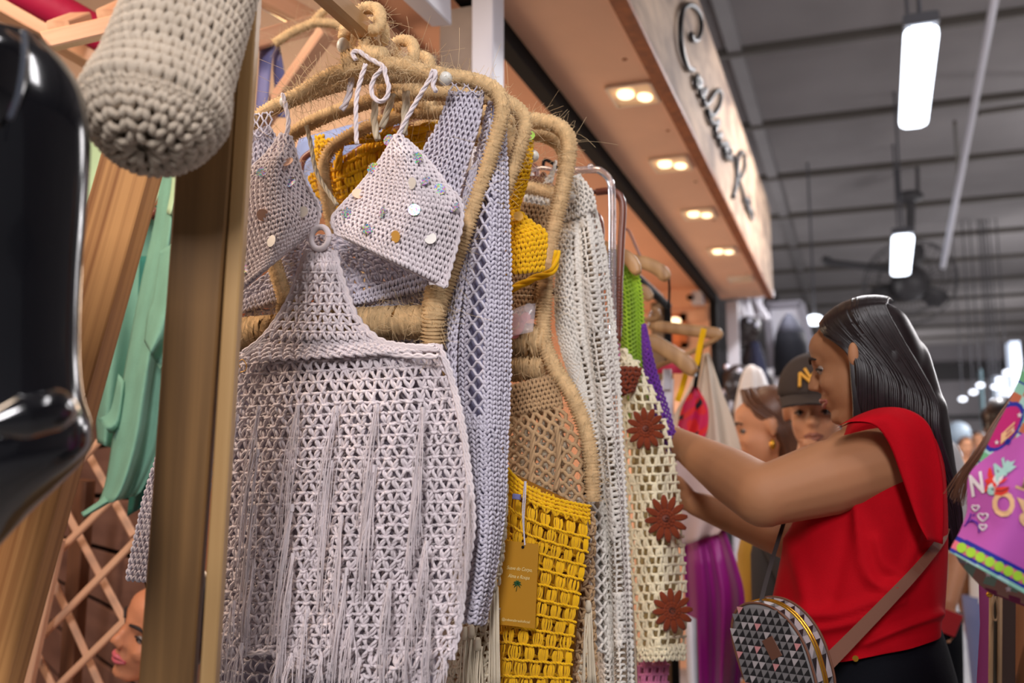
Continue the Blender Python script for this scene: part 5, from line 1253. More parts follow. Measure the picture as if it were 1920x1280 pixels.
# hair
hp = [closed_ell(hl(MH, (-.022, 0, .042), hs), np.array((.092, .076, .074)) * hs, np.array(MH.to_3x3())), closed_ell(hl(MH, (-.06, 0, -.0), hs), np.array((.060, .070, .100)) * hs, np.array(MH.to_3x3())),
      capsule(PY(1684, 680, 1.965), .058, PY(1706, 780, 1.97), .064), capsule(PY(1706, 780, 1.965), .068, PY(1752, 890, 1.995), .040), capsule(PY(1752, 890, 1.995), .040, PY(1784, 1010, 2.0), .022), capsule(PY(1650, 720, 1.93), .045, PY(1660, 800, 1.95), .040)]
hb = blob('hair', hp, .006, M_hair, wo, 6)
tb = Tubes()
def lerp2(a, b, q): return (a[0] + (b[0] - a[0]) * q, a[1] + (b[1] - a[1]) * q)
for i in range(640):
    q = rng.random(); q2 = min(1, max(0, q + rng.normal(0, .015))); P = []; up_ = 1 + .02 * rng.random()
    for ph_ in (-14, 14, 44, 74):
        x = .070 - .150 * q - .022 * max(0, ph_ / 74) * (1 - q) - .01; f_ = math.sqrt(max(.08, 1 - ((x + .022) / .104) ** 2)); a_ = math.radians(ph_)
        P.append(hl(MH, (x, .090 * math.sin(a_) * f_ * up_, .044 + .080 * math.cos(a_) * f_ * up_), hs))
    Yo = .008 * rng.random()
    P.append(PY(*lerp2((1598, 664), (1752, 742), q2), 1.862 + Yo + .035 * q))
    P.append(PY(*lerp2((1606, 724), (1762, 812), q2), 1.860 + Yo + .035 * q))
    P.append(PY(*lerp2((1610, 790), (1782, 880), q2), 1.878 + Yo + .04 * q))
    P.append(PY(*lerp2((1690, 880), (1802, 950), q2), 1.93 + Yo + .03 * q))
    P.append(PY(*lerp2((1752, 950 + 40 * rng.random()), (1806, 1010 + 40 * rng.random()), q2), 1.97 + Yo))
    tb.add(smooth_path(P, 30), np.interp(np.linspace(0, 1, 30), [0, .1, .8, 1], [.0014, .0028, .0026, .0006]))
for i in range(40):
    q = rng.random(); tb.add(smooth_path([PY(1545 + 20 * q, 628, 1.90), PY(1572 + 10 * q, 646, 1.872), PY(1592 + 6 * q, 668, 1.866), PY(1597 + 6 * q, 710, 1.862), PY(1601 + 9 * q, 760, 1.864), PY(1602 + 24 * q, 806, 1.876), PY(1614 + 20 * q, 836, 1.90)], 24), .0020)
hs_ = tb.build('hair_strands', M_hair, hb, 5, False); hs_['kind'] = 'stuff'
ball('ear', hl(MH, (-.012, .098, .0), hs), 0, M_skin, body, 10, (.009, .006, .021))
ball('earring', hl(MH, (-.002, .088, -.036), hs), .004, M_gold2, body, 6)

# her bag
bg = thing('shoulder_bag', 'half-moon shoulder bag with black and grey triangle print and brown strap', 'bag', PY(1450, 1290, 1.70))
n_ = np.array([-.42, -.90, -.08]); n_ /= np.linalg.norm(n_); e1 = np.array([.90, -.42, 0]); e1 /= np.linalg.norm(e1); e2 = np.array([-.28, 0, 1.0]); e2 -= n_ * (e2 @ n_); e2 /= np.linalg.norm(e2)
Cb = PY(1446, 1228, 1.70); HW, HH, TH = .066, .082, .062
def dome(k=48):
    o = []
    for a in np.linspace(0, 2 * np.pi, k, endpoint=False):
        x, z = math.cos(a), math.sin(a); p = .62 if z < 0 else .92; o.append((math.copysign(abs(x) ** p, x) * HW, math.copysign(abs(z) ** p, z) * HH))
    return np.array(o)
dm_ = dome()
def bpnt(x, z, d): return Cb + e1 * x + e2 * z - n_ * d
M_bagg = mat('bag_grey', (120, 116, 116), .5); M_bagk = mat('bag_black', (30, 28, 30), .5); M_bagw = mat('bag_pale', (176, 166, 166), .5); M_bagp = mat('bag_pink', (206, 140, 140), .5)
loft('shell', [[bpnt(x * s, z * s, d) for x, z in dm_] for d, s in ((-.002, .9), (0, .98), (.004, 1), (TH - .004, 1), (TH, .98), (TH + .002, .9))], M_bagg, bg)
V, Q3, mi = [], [], []; c = .0125
from_outline = lambda x, z: (abs(x) / HW) ** (2 / (.92 if z > 0 else .62)) + (abs(z) / HH) ** (2 / (.92 if z > 0 else .62)) < .93
for i in range(-7, 7):
    for j in range(-8, 8):
        x, z = i * c, j * c
        if not from_outline(x + c / 2, z + c / 2): continue
        for tri, k in ((((x, z), (x + c, z), (x + c, z + c)), 0), (((x, z), (x + c, z + c), (x, z + c)), 1)):
            b0 = len(V); V += [bpnt(a, b, -.0028) for a, b in tri]; Q3.append((b0, b0 + 1, b0 + 2)); r = rng.random(); mi.append(1 if k == 0 else (3 if r < .06 else (2 if r < .3 else 0)))
mesh_obj('triangle_print', V, Q3, [M_bagg, M_bagk, M_bagw, M_bagp], bg, None, False, mi)
# gusset print and zip along the edge
V, Q3, mi = [], [], []
for j in range(-6, 26):
    a = dm_[j % 48] * 1.012; b = dm_[(j + 1) % 48] * 1.012
    for (d0, d1) in ((.008, .024), (.040, .056)):
        A, B, C_, D_ = bpnt(*a, d0), bpnt(*b, d0), bpnt(*b, d1), bpnt(*a, d1); b0 = len(V); V += [A, B, C_, D_]; Q3 += [(b0, b0 + 1, b0 + 2), (b0, b0 + 2, b0 + 3)]; mi += [1 if j % 2 else 2, 2 if j % 3 else 0]
mesh_obj('gusset_print', V, Q3, [M_bagg, M_bagk, M_bagw, M_bagp], bg, None, False, mi)
for d in (.001, .028, .036, TH - .001): tube('piping' if d in (.001, TH - .001) else 'zip_tape', [bpnt(*(q * 1.015), d) for q in dm_[np.arange(-7, 28)]], .0022, M_strap if d in (.001, TH - .001) else M_gold2, bg, 6, 80)
beam('leather_patch', bpnt(.004, .028, -.004), bpnt(.012, -.002, -.004), .022, .0016, mat('brown_leather', (104, 66, 50), .5), bg, tuple(e1), .0005)
def ribbon(name, pts, wpx, m, parent, th=.003, n=30):
    p = smooth_path(pts, n); T = np.gradient(p, axis=0); T /= np.linalg.norm(T, axis=1, keepdims=True); v = CAM - p; v /= np.linalg.norm(v, axis=1, keepdims=True); s_ = np.cross(T, v); s_ /= np.linalg.norm(s_, axis=1, keepdims=True); nn = np.cross(s_, T)
    wv = np.interp(np.linspace(0, 1, n), np.linspace(0, 1, len(wpx)), wpx)[:, None] / 2
    return loft(name, np.stack([p - s_ * wv - nn * th / 2, p + s_ * wv - nn * th / 2, p + s_ * wv + nn * th / 2, p - s_ * wv + nn * th / 2], 1), m, parent, True, False)
ribbon('strap', [PY(1512, 1300, 1.70), PY(1534, 1262, 1.72), PY(1590, 1204, 1.745), PY(1660, 1132, 1.765), PY(1720, 1068, 1.79), PY(1762, 1016, 1.86), PY(1774, 990, 1.95)], [.026, .023, .019, .015, .013], M_strap, bg)
ribbon('strap', [PY(1424, 1146, 1.72), PY(1432, 1106, 1.74), PY(1446, 1056, 1.78), PY(1460, 1010, 1.82), PY(1476, 960, 1.86)], [.007, .007], M_brow, bg)

# generic onlookers
def person(label, headpx, Y, f, s, hairm, topm, legm, skinm, cap=None, long_hair=False, lip=M_lip, up=None, roll=0., bf=None):
    M = head_matrix(f) @ Matrix.Rotation(roll, 4, 'X'); c = PY(*headpx, Y); M = set_loc(M, c); z = c[2]; top = z + .12 * s
    t = thing('person', label, 'person', (c[0], Y, 0)); f2 = np.array([*(bf or f)[:2], 0.]); f2 /= np.linalg.norm(f2); l2 = np.array([-f2[1], f2[0], 0])
    b = np.array([c[0], Y, 0]) - f2 * .03; H = max(1.0, top); sh = z - .30 * s; hip = H * .50
    pr = head_prims(M, s) + [capsule(hl(M, (-.03, 0, -.09), s), .05 * s, b + [0, 0, sh + .06], .058 * s), capsule(b + [0, 0, sh + .03], .08, b + [0, 0, sh - .12], .11), closed_ell(b + [0, 0, sh - .16], (.12, .12, .16)), closed_ell(b + [0, 0, hip + .05], (.13, .13, .16))]
    for sy in (-1, 1):
        S_ = b + l2 * sy * .17 + [0, 0, sh]; E_ = b + l2 * sy * .21 + f2 * .0 + [0, 0, sh - .29]; W_ = b + l2 * sy * .20 + f2 * .12 + [0, 0, sh - .52]
        pr.append(capsule(b + l2 * sy * .05 + [0, 0, sh + .01], .055, S_, .052))
        if up is not None and sy == up[0]: E_ = b + l2 * sy * .2 + f2 * .14 + [0, 0, sh - .22]; W_ = np.array(up[1])
        pr += [capsule(S_, .05, E_, .04), capsule(E_, .04, W_, .026)] + hand_prims(W_, (np.array(up[2]) if (up is not None and sy == up[0]) else f2 * .3 - np.array([0, 0, 1.])), -l2 * sy if up is None or sy != up[0] else -f2, 1, .5, sy > 0)
        kn = b + l2 * sy * .09 + [0, 0, hip * .52]; an = b + l2 * sy * .09 + [0, 0, .08]
        pr += [capsule(b + l2 * sy * .085 + [0, 0, hip], .085, kn, .055), capsule(kn, .055, an, .036), capsule(an - [0, 0, .04], .036, an + f2 * .13 - [0, 0, .045], .03)]
    bd = blob('body', pr, .0085, skinm, t, 4); face_details(M, s, bd, lip, M_brow, M_iris, M_eye)
    ks = 28
    def ringsat(zs): return [[b + [0, 0, z_] + (l2 * math.copysign(abs(math.cos(a)) ** .8, math.cos(a)) * w_ + f2 * math.sin(a) * d_) for a in np.linspace(0, 2 * np.pi, ks, endpoint=False)] for z_, w_, d_ in zs]
    loft('top', ringsat([(hip - .02, .175, .15), (hip + .1, .17, .145), (sh - .25, .17, .14), (sh - .08, .18, .135), (sh + .02, .165, .11), (sh + .06, .10, .08), (sh + .075, .075, .07)]), topm, t, False)
    for sy in (-1, 1):
        S_ = b + l2 * sy * .16 + [0, 0, sh + .005]; E_ = b + l2 * sy * .21 + (f2 * .10 if up is not None and sy == up[0] else 0) + [0, 0, sh - .19]
        V, Q, P_ = capsule(S_, .068, E_, .062); mesh_obj('sleeve', V, Q, topm, t, P_)
        rg = []
        for q in np.linspace(0, 1, 6):
            c_ = b + l2 * sy * .09 + [0, 0, hip * (1 - q) + hip * .42 * q]; rr = .115 * (1 - q) + .095 * q; rg.append([c_ + l2 * math.cos(a) * rr + f2 * math.sin(a) * rr for a in np.linspace(0, 2 * np.pi, 16, endpoint=False)])
        loft('trouser_leg', rg, legm, t)
    loft('waist', ringsat([(hip - .08, .17, .14), (hip + .02, .172, .146)]), legm, t)
    R3 = np.array(M.to_3x3())
    if hairm is not None:
        hp = [closed_ell(hl(M, (-.024, 0, .045), s), np.array((.094, .085, .085)) * s, R3), closed_ell(hl(M, (-.055, 0, .0), s), np.array((.066, .078, .09)) * s, R3)]
        if long_hair: hp += [capsule(hl(M, (-.06, 0, -.03), s), .075 * s, hl(M, (-.075, 0, -.16), s), .07 * s), capsule(hl(M, (-.06, .05, -.02), s), .040 * s, hl(M, (-.07, .06, -.14), s), .036 * s), capsule(hl(M, (-.06, -.05, -.02), s), .040 * s, hl(M, (-.07, -.06, -.14), s), .036 * s)]
        hb = blob('hair', hp, .008, hairm, t, 4); tb = Tubes()
        for i in range(130):
            y = rng.uniform(-1, 1); x = rng.uniform(-.5, .5)
            P = [hl(M, (.02 + x * .08, y * .02, .128), s), hl(M, (-.0 + x * .10, y * .085, .07), s), hl(M, (-.05 + x * .07, math.copysign(.080, y), -.0), s)]
            if long_hair: P += [hl(M, (-.065 + x * .06, math.copysign(.084, y), -.09), s), hl(M, (-.075 + x * .07, math.copysign(.08, y), -.18), s)]
            tb.add(smooth_path(P, 14), .0032)
        tb.build('hair_strands', hairm, hb, 4, False)['kind'] = 'stuff'
    return t, M, bd
M_yelt = mat('mustard_cotton', (186, 146, 40), .8); M_olive = mat('olive_cotton', (96, 84, 40), .8)
w2, M2, b2 = person('woman with brown hair and a gold earring behind the hanging cream garment', (1440, 802), 3.15, (-.97, -.12, -.15), 1.0, M_hairb, M_yelt, M_olive, M_skinw, long_hair=True)
e_ = hl(M2, (-.0, .092, -.055)); o = ball('earring', e_, .012, M_gold2, b2, 8, (.01, .01, .016))
hz = PY(1578, 916, 2.50)
mn, M3, b3 = person('man in a dark baseball cap and charcoal T-shirt behind the woman in red', (1528, 768), 2.72, (-.04, -1, -.14), .97, mat('short_hair', (30, 24, 22), .6), M_blk, M_jean, M_skinw, lip=mat('dull_lips', (164, 104, 84), .5), up=(-1, hz, (-.28, -.02, 1.)), bf=(.94, -.34))
cp_ = thing('baseball_cap', 'dark brown baseball cap with an ochre emblem on the man\'s head', 'cap', hl(M3, (0, 0, .13)))
R3 = np.array(M3.to_3x3()); M_cap = mat('cap_cotton', (58, 46, 40), .85)
rings = []
for q in np.linspace(0, 1, 14):
    an = q * math.pi / 2 * .99; rr = math.cos(an); zz = math.sin(an) ** .9
    rings.append([hl(M3, (-.012 + .112 * rr * math.cos(a), .094 * rr * math.sin(a), .042 + .108 * zz)) for a in np.linspace(0, 2 * np.pi, 28, endpoint=False)])
loft('crown', rings, M_cap, cp_); br_ = []
for q in np.linspace(0, 1, 8):
    br_.append([hl(M3, (.06 + .03 * math.cos(a) + q * .085 * math.cos(a) ** .5 * (1 if abs(a) < 1.5 else 0), .083 * math.sin(a) * (1 - .1 * q), .048 - .022 * q - .012 * math.sin(a) ** 2 + dz)) for a, dz in [(x, .002) for x in np.linspace(-1.3, 1.3, 14)] + [(x, -.002) for x in np.linspace(1.3, -1.3, 14)]])
loft('brim', br_, M_cap, cp_); ball('button', hl(M3, (-.012, 0, .152)), .008, M_cap, cp_, 6)
tb = Tubes()   # interlocked N and Y strokes of the emblem
def em(y, z): return hl(M3, (-.012 + .117 * math.cos(math.asin(max(-.9, min(.9, (y) / .094)))) * math.cos((z - .042) / .14), y, z + .003))
for st_ in ([(-.026, .062), (-.024, .098)], [(-.024, .098), (.012, .064)], [(.012, .064), (.014, .1)], [(-.012, .108), (.002, .084)], [(.022, .11), (.002, .084)], [(.002, .084), (.0, .056)]): tb.add(smooth_path([em(st_[0][0], st_[0][1]), em((st_[0][0] + st_[1][0]) / 2, (st_[0][1] + st_[1][1]) / 2), em(*st_[1])], 8), .0046)
tb.build('emblem', mat('ochre_thread', (226, 164, 60), .7), cp_, 6)
# shopper seen only by a hand with a phone
hp_ = PY(1778, 1128, 3.3)
p4, M4, b4 = person('person behind the woman in red, arm hanging with a red phone in hand', (1652, 690), 3.4, (.3, 1, -.05), .98, M_hair, mat('pale_shirt', (200, 196, 196), .8), M_jean, M_skinw, long_hair=True, up=(-1, hp_, (-.25, -.1, -1.)))
ph = tag(beam('mobile_phone', PY(1770, 1186, 3.24), PY(1786, 1146, 3.24), .072, .010, mat('red_phone', (200, 30, 36), .35), None, (.8, .4, .2), .004), 'red mobile phone held low behind the woman in red', 'phone')
p5_, M5, b5 = person('person in blue shorts and white shirt far behind the printed sleeve', (1885, 800), 4.6, (.2, 1, 0), .95, M_hair, mat('white_shirt', (214, 220, 226), .8), mat('blue_shorts', (104, 118, 166), .8), M_skind)
FR = -.5
# face behind the post at lower left
p6, M6, b6 = person('person with pink lips whose face shows beside the pine post at lower left', (316, 1176), 2.0, (-.40, -.90, .04), 1.1, M_hair, mat('orange_shirt', (226, 120, 40), .8), M_jean, mat('rosy_skin', (206, 134, 96), .45, sss=.06), lip=M_lipp, roll=FR)

# ------------------------------------------------------------------ person with the printed sleeve at the right edge
pr_ = thing('person', 'person at the right edge in a blouse with a colourful printed sleeve', 'person', (PD(2010, 900, 1.35)[0], PD(2010, 900, 1.35)[1], 0))
cX = PD(2075, 900, 1.40); bx_ = np.array([cX[0], cX[1], 0]); MHr = set_loc(head_matrix((.3, .9, -.05)), PD(2090, 520, 1.40))
sR = PD(1985, 770, 1.32); eR = PD(1962, 1085, 1.30); wR_ = PD(1940, 1420, 1.24)
prm = head_prims(MHr, 1.0) + [capsule(hl(MHr, (-.03, 0, -.1)), .05, bx_ + [0, 0, 1.34], .06), capsule(bx_ + [0, 0, 1.30], .09, bx_ + [0, 0, 1.1], .12), capsule(bx_ + [0, 0, 1.1], .12, bx_ + [0, 0, .85], .14), capsule(bx_ + [0, 0, 1.33], .06, sR, .05), capsule(sR, .048, eR, .040), capsule(eR, .040, wR_, .028)]
for sy in (-1, 1): prm += [capsule(bx_ + [sy * .09, 0, .85], .09, bx_ + [sy * .09, 0, .45], .055), capsule(bx_ + [sy * .09, 0, .45], .055, bx_ + [sy * .09, 0, .08], .036), capsule(bx_ + [sy * .09, 0, .04], .036, bx_ + [sy * .09, .13, .036], .03)]
prm += hand_prims(wR_, (0, .1, -1), (1, 0, 0), 1, .5, True)
bR = blob('body', prm, .008, M_skind, pr_, 5)
loft('skirt', [[bx_ + [math.cos(a) * w_, math.sin(a) * w_ * .8, z_] for a in np.linspace(0, 2 * np.pi, 28, endpoint=False)] for z_, w_ in ((.42, .24), (.7, .2), (.9, .16), (1.0, .15))], M_jean, pr_)
def pm(n, c): return mat('print_' + n, c, .75)
PC = [pm('orchid', (186, 84, 172)), pm('blue', (20, 34, 150)), pm('coral', (226, 108, 128)), pm('mint', (140, 196, 176)), pm('green', (104, 172, 126)), pm('clay', (186, 100, 70)), pm('magenta', (186, 16, 110)), pm('pale', (164, 206, 200)), pm('lime', (162, 208, 50)), pm('white', (224, 214, 218)), pm('cream', (232, 184, 136)), pm('red', (222, 52, 40)), pm('violet', (92, 30, 150)), pm('ink', (24, 30, 60))]
Lp = [(1930, 660), (1898, 740), (1868, 800), (1838, 860), (1816, 892), (1813, 930), (1812, 960), (1800, 994), (1788, 1016), (1779, 1034)]
Rp = [(2060, 600), (2060, 680), (2060, 760), (2060, 840), (2060, 900), (2060, 960), (2060, 1010), (2060, 1110), (2060, 1150), (2060, 1190)]
slv = Patch(Lp, Rp, lambda u, v: 1.13 + .10 * np.abs(np.asarray(u) - .45) ** 1.5 + .012 * np.sin(9 * np.asarray(u) + 3 * np.asarray(v)) * np.asarray(v), 0)
def hemdist(x, y): return (y - (1034 + .50 * (x - 1779)))        # 0 on the hem, negative above
def sfn(u, v):
    x, y = slv.px(u, v); h = hemdist(x, y); out = np.zeros(len(u), int)
    seam = y - (884 - .86 * (x - 1816) + .0016 * (x - 1816) ** 2)
    a = seam < 0; k = (np.floor((x + y * .5) / 26) + np.floor((y - x * .55) / 24)).astype(int)
    out[a] = np.array([4, 3, 5, 7])[k[a] % 4]
    g = a & (np.abs((y - x * .55) / 48 - np.round((y - x * .55) / 48)) < .04); out[g] = 1
    d = np.hypot((x - 1882) / 34, (y - 800 + (x - 1882) * .7) / 34); out[(d < 1.12)] = 1; out[d < .94] = 6
    out[h > -40] = 1; out[h > -30] = 2; out[h > -11] = 1; out[h > -4] = 3; out[(h > -4) & (np.sin(x / 9) > .3)] = 7
    return out
loft('blouse', [[bx_ + [math.cos(a) * w_, math.sin(a) * d_, z_] for a in np.linspace(0, 2 * np.pi, 36, endpoint=False)] for z_, w_, d_ in ((.92, .19, .17), (1.05, .175, .16), (1.2, .17, .15), (1.31, .15, .125), (1.37, .10, .09), (1.40, .075, .07))], PC[0], pr_, False)
# bands must follow the hem: shift so that the widest band shows as in the cloth
hemdist0 = hemdist
def hemdist(x, y): return y - (1046 + .50 * (x - 1800)) - 0
sheet('sleeve', slv, 170, 230, None, pr_, 0, .0015, (0, 1, 0, 1), PC, sfn)
slo = [o for o in bpy.data.objects if o.name.startswith('sleeve') and o.parent == pr_][-1]
gu, gv = np.meshgrid(np.linspace(0, .6, 160), np.linspace(0, 1, 200)); gu, gv = gu.ravel(), gv.ravel(); gx, gy = slv.px(gu, gv); gY = slv.depthY(gu, gv)
def on_sl(x, y, lift=.0016): j = int(np.argmin((gx - x) ** 2 + (gy - y) ** 2)); return PY(x, y, gY[j] - lift)
def decal(name, pts, m, lift=.0018):
    V = [on_sl(a, b, lift) for a, b in pts]; c = on_sl(*np.mean(np.array(pts), 0), lift); n = len(V)
    return mesh_obj(name, V + [c], [(i, (i + 1) % n, n) for i in range(n)], m, slo, None, False)
def circ(a, b, r, k=14): return [(a + r * math.cos(2 * math.pi * i / k), b + r * math.sin(2 * math.pi * i / k)) for i in range(k)]
for k in range(8): x = 1803 + 17.6 * k; decal('dot', circ(x, 1046 + .50 * (x - 1800) - 21, 9.6), PC[8])
def txt(s, o, ax, up, m, h=1.0, shear=0):
    o = np.array(o, float); ax = np.array(ax, float); up = np.array(up, float)
    text_on('lettering', s, lambda u, v: on_sl(*(o + ax * u - up * v), .0022), 0, 1, 0, 1.0, m, slo, shear, 0, (0, -1, 0), .035)
txt('N', (1822, 930), (24, -9), (-8, -54), PC[9]); txt('A', (1845, 922), (24, -13), (-2, -54), PC[11]); txt('N', (1868, 902), (20, -14), (-8, -44), PC[7])
txt('O', (1906, 928), (-42, -10), (-10, 62), PC[10]); txt('R', (1950, 950), (-44, -16), (-12, 62), PC[10]); txt('B', (1996, 986), (-42, -14), (-10, 46), PC[10]); txt('T', (1940, 900), (-30, -10), (-9, 34), PC[10])
txt('E', (1876, 832), (26, -24), (2, -26), PC[10])
# toucan
decal('bird_tail', [(1878, 880), (1888, 862), (1896, 866), (1904, 862), (1898, 872), (1906, 874), (1894, 884), (1884, 888)], PC[7])
decal('bird_body', [(1866, 890), (1878, 880), (1884, 888), (1878, 900), (1866, 916), (1856, 922), (1852, 912)], PC[9], .0021)
decal('bird_neck', [(1866, 890), (1878, 880), (1884, 888), (1872, 896)], PC[7], .0023)
decal('bird_wing', [(1874, 902), (1890, 894), (1884, 902), (1872, 908)], PC[11], .0020); decal('bird_wing', [(1846, 900), (1864, 890), (1860, 902), (1850, 908)], PC[11], .0019)
decal('bird_head', circ(1859, 920, 8), PC[7], .0024); decal('bird_eye', circ(1861, 917, 2), PC[13], .0027)
decal('bird_beak', [(1864, 914), (1880, 912), (1893, 912), (1890, 922), (1878, 929), (1864, 927)], PC[11], .0025)
tb = Tubes(); tb.add([on_sl(1866, 920, .003), on_sl(1878, 920, .003), on_sl(1892, 914, .003)], .0004); tb.build('bird_beak_line', PC[13], slo, 4)
for a, b, s_ in ((1829, 952, 6.5), (1843, 969, 9), (1843, 988, 6.5)):
    th = np.linspace(0, 2 * np.pi, 26); hx_ = a + s_ * np.sin(th) ** 3; hy_ = b - s_ * (.8 * np.cos(th) - .3 * np.cos(2 * th) - .12 * np.cos(3 * th)); tube('heart', [on_sl(x, y) for x, y in zip(hx_, hy_)], .0009, PC[9], slo, 5, 40)
for pts in ([(1808, 986), (1816, 978), (1826, 978), (1834, 986), (1836, 998)], [(1812, 980), (1818, 970), (1820, 962)], [(1820, 978), (1822, 974), (1830, 978)]): tube('sprig', [on_sl(x, y) for x, y in pts], .0008, PC[12], slo, 5, 20)
decal('leaf', [(1822, 966), (1828, 962), (1827, 968)], PC[12]); decal('leaf', [(1825, 979), (1833, 977), (1834, 982)], PC[12])
def star(a, b, r): return [(a + (r if i % 2 == 0 else r * .4) * math.sin(math.pi * i / 5), b - (r if i % 2 == 0 else r * .4) * math.cos(math.pi * i / 5)) for i in range(10)]
decal('star', star(1869, 829, 5), PC[9]); decal('star', star(1912, 778, 6), PC[9]); decal('star', star(1899, 806, 4), PC[9])
for k in range(5): decal('flower_petal', circ(1889 + 4 * math.cos(k * 1.257), 828 + 4 * math.sin(k * 1.257), 2.4, 8), PC[1])
# inside of the sleeve's far side
inn = Patch([(1790, 1036), (1800, 1056), (1830, 1090), (1856, 1112)], [(2060, 1080), (2060, 1110), (2060, 1150), (2060, 1190)], lambda u, v: 1.20 + .05 * np.asarray(v), 0)
IC = [pm('inside_grey', (140, 132, 138)), pm('inside_clay', (164, 116, 102)), pm('inside_green', (128, 150, 132)), pm('inside_wine', (124, 20, 72))]
def ifn(u, v):
    x, y = inn.px(u, v); k = np.floor((x + y * .4) / 24).astype(int); o = np.array([1, 2])[k % 2]; o[v > .66] = 1; o[(v > .78) & (np.sin(x / 7) > 0)] = 3; o[v > .93] = 3; o[v < .2] = 0; return o
sheet('sleeve_inside', inn, 120, 60, None, slo, 0, .0015, (0, 1, 0, 1), IC, ifn)
for a, b in ((1815, 1050), (1853, 1076), (1891, 1104)):
    mesh_obj('star', [PY(x, y, 1.195) for x, y in star(a, b, 7)] + [PY(a, b, 1.195)], [(i, (i + 1) % 10, 10) for i in range(10)], PC[9], slo, None, False)
# hair falling over the sleeve
tb = Tubes()
for i in range(70):
    q = rng.random(); w_ = rng.normal(0, 4)
    tb.add(smooth_path([PD(1985 + 20 * q, 600, 1.22), PD(1918 + 26 * q + w_, 715 + 8 * q, 1.17), PD(1868 + 20 * q + w_, 790 + 6 * q, 1.16), PD(1838 + 8 * q + w_, 840 + 10 * q, 1.16), PD(1800 + 16 * q + w_ * 1.4, 890 + 12 * q, 1.17), PD(1776 + 30 * q + w_ * 1.6, 920 + 30 * q, 1.18)], 26), np.interp(np.linspace(0, 1, 26), [0, .6, 1], [.0012, .0008, .0002]))
ho = tb.build('hair', M_hairb, pr_, 4, False); ho['kind'] = 'stuff'
hb = blob('hair_mass', [closed_ell(hl(MHr, (-.03, 0, .03)), np.array((.1, .09, .1))), capsule(hl(MHr, (-.05, 0, -.05)), .09, hl(MHr, (-.08, -.02, -.2)), .07)], .009, M_hairb, pr_, 4)
# strap with zip
bs = thing('bag_strap', 'beige and brown zipped bag strap hanging below the printed sleeve', 'strap', PD(1875, 1290, 1.25))
beam('band', PD(1886, 1104, 1.26), PD(1884, 1420, 1.26), .024, .006, mat('dark_band', (92, 70, 62), .7), bs, tuple(RGT)); M_pipe = mat('beige_cord', (186, 150, 112), .6)
beam('zip_band', PD(1866, 1110, 1.255), PD(1864, 1420, 1.255), .0085, .006, mat('zip_band', (84, 74, 60), .6), bs, tuple(RGT))
tube('piping', [PD(1859, 1108, 1.25), PD(1856, 1420, 1.25)], .0028, M_pipe, bs, 8, 4, smooth=False); tube('piping', [PD(1875, 1108, 1.25), PD(1873, 1420, 1.25)], .0030, M_pipe, bs, 8, 4, smooth=False)
tube('zip_pull', [PD(1866, 1120, 1.243), PD(1861, 1136, 1.243), PD(1862, 1158, 1.243), PD(1868, 1162, 1.243), PD(1871, 1150, 1.243), PD(1869, 1130, 1.243), PD(1866, 1118, 1.243)], .0014, M_pipe, bs, 8, 30); ball('ring', PD(1855, 1114, 1.245), .004, M_gold2, bs, 8)

# ------------------------------------------------------------------ hanging pieces beyond the rail
h = wood_hanger([(1216, 611), (1262, 615), (1310, 621), (1338, 624), (1354, 630)], 2.85, .034, 'long flat wooden hanger before the peach wall'); tube('crossbar', [PY(1346, 634, 2.85), PY(1300, 658, 2.85), PY(1226, 690, 2.85)], .007, M_hangw, h)
h = wood_hanger([(1212, 634), (1240, 650), (1275, 672), (1304, 700)], 2.70, .044, 'thick sloping wooden hanger under the long flat one'); tube('clip', [PY(1304, 688, 2.7), PY(1304, 706, 2.7)], .004, M_steel, h)
tube('hook', [PY(1216, 612, 2.84), PY(1218, 590, 2.84), PY(1226, 580, 2.84), PY(1232, 590, 2.84)], .003, M_steel, h)
ys = thing('yellow_strap', 'narrow yellow strap looped over the long flat wooden hanger', 'strap', PY(1300, 700, 2.83))
for pts in ([(1320, 616), (1312, 650), (1306, 680), (1296, 690)], [(1286, 700), (1278, 730), (1270, 752)]): ribbon('ribbon', [PY(*p, 2.80) for p in pts], [.016], M_yel, ys)
ks_ = thing('black_strap', 'narrow black strap beside the yellow one', 'strap', PY(1306, 700, 2.83)); ribbon('ribbon', [PY(1316, 634, 2.81), PY(1312, 670, 2.81), PY(1304, 720, 2.81), PY(1298, 760, 2.81)], [.012], M_black, ks_)
dr = thing('cream_garment', 'cream draped garment hanging under the wooden hangers', 'garment', PY(1350, 900, 2.9))
sheet('drape', Patch([(1318, 664), (1290, 730), (1256, 800), (1236, 900)], [(1328, 660), (1352, 730), (1378, 800), (1408, 920)], 2.98, .03, [(2.4, .03, .3, .1), (5, .008, 1, 0)]), 40, 40, mat('cream_cotton', (222, 206, 186), .85), dr)
fl_g = thing('floral_garment', 'crimson and black patterned garment in front of the cream drape', 'garment', PY(1300, 820, 2.8))
fp_ = Patch([(1300, 724), (1280, 760), (1270, 800), (1276, 812)], [(1306, 724), (1326, 760), (1328, 800), (1318, 830)], 2.82, .02, [(1.5, .012, .5, .2)])
FC_ = [mat('crimson_print', (196, 14, 76), .7), mat('scarlet_print', (214, 30, 34), .7), mat('black_print', (30, 22, 30), .7)]
sheet('panel', fp_, 30, 30, None, fl_g, 0, .002, (0, 1, 0, 1), FC_, lambda u, v: ((np.sin(9 * u + 4 * v) + np.sin(13 * v - 5 * u)) > .3).astype(int) + ((np.sin(11 * v + 6 * u) > .75).astype(int)) * 1)
cr = sheet('crimson_garment', Patch([(1226, 688), (1232, 700)], [(1278, 676), (1280, 700)], 2.95, .01), 8, 6, M_pink, None); tag(cr, 'strip of crimson cloth under the sloping wooden hanger', 'garment')
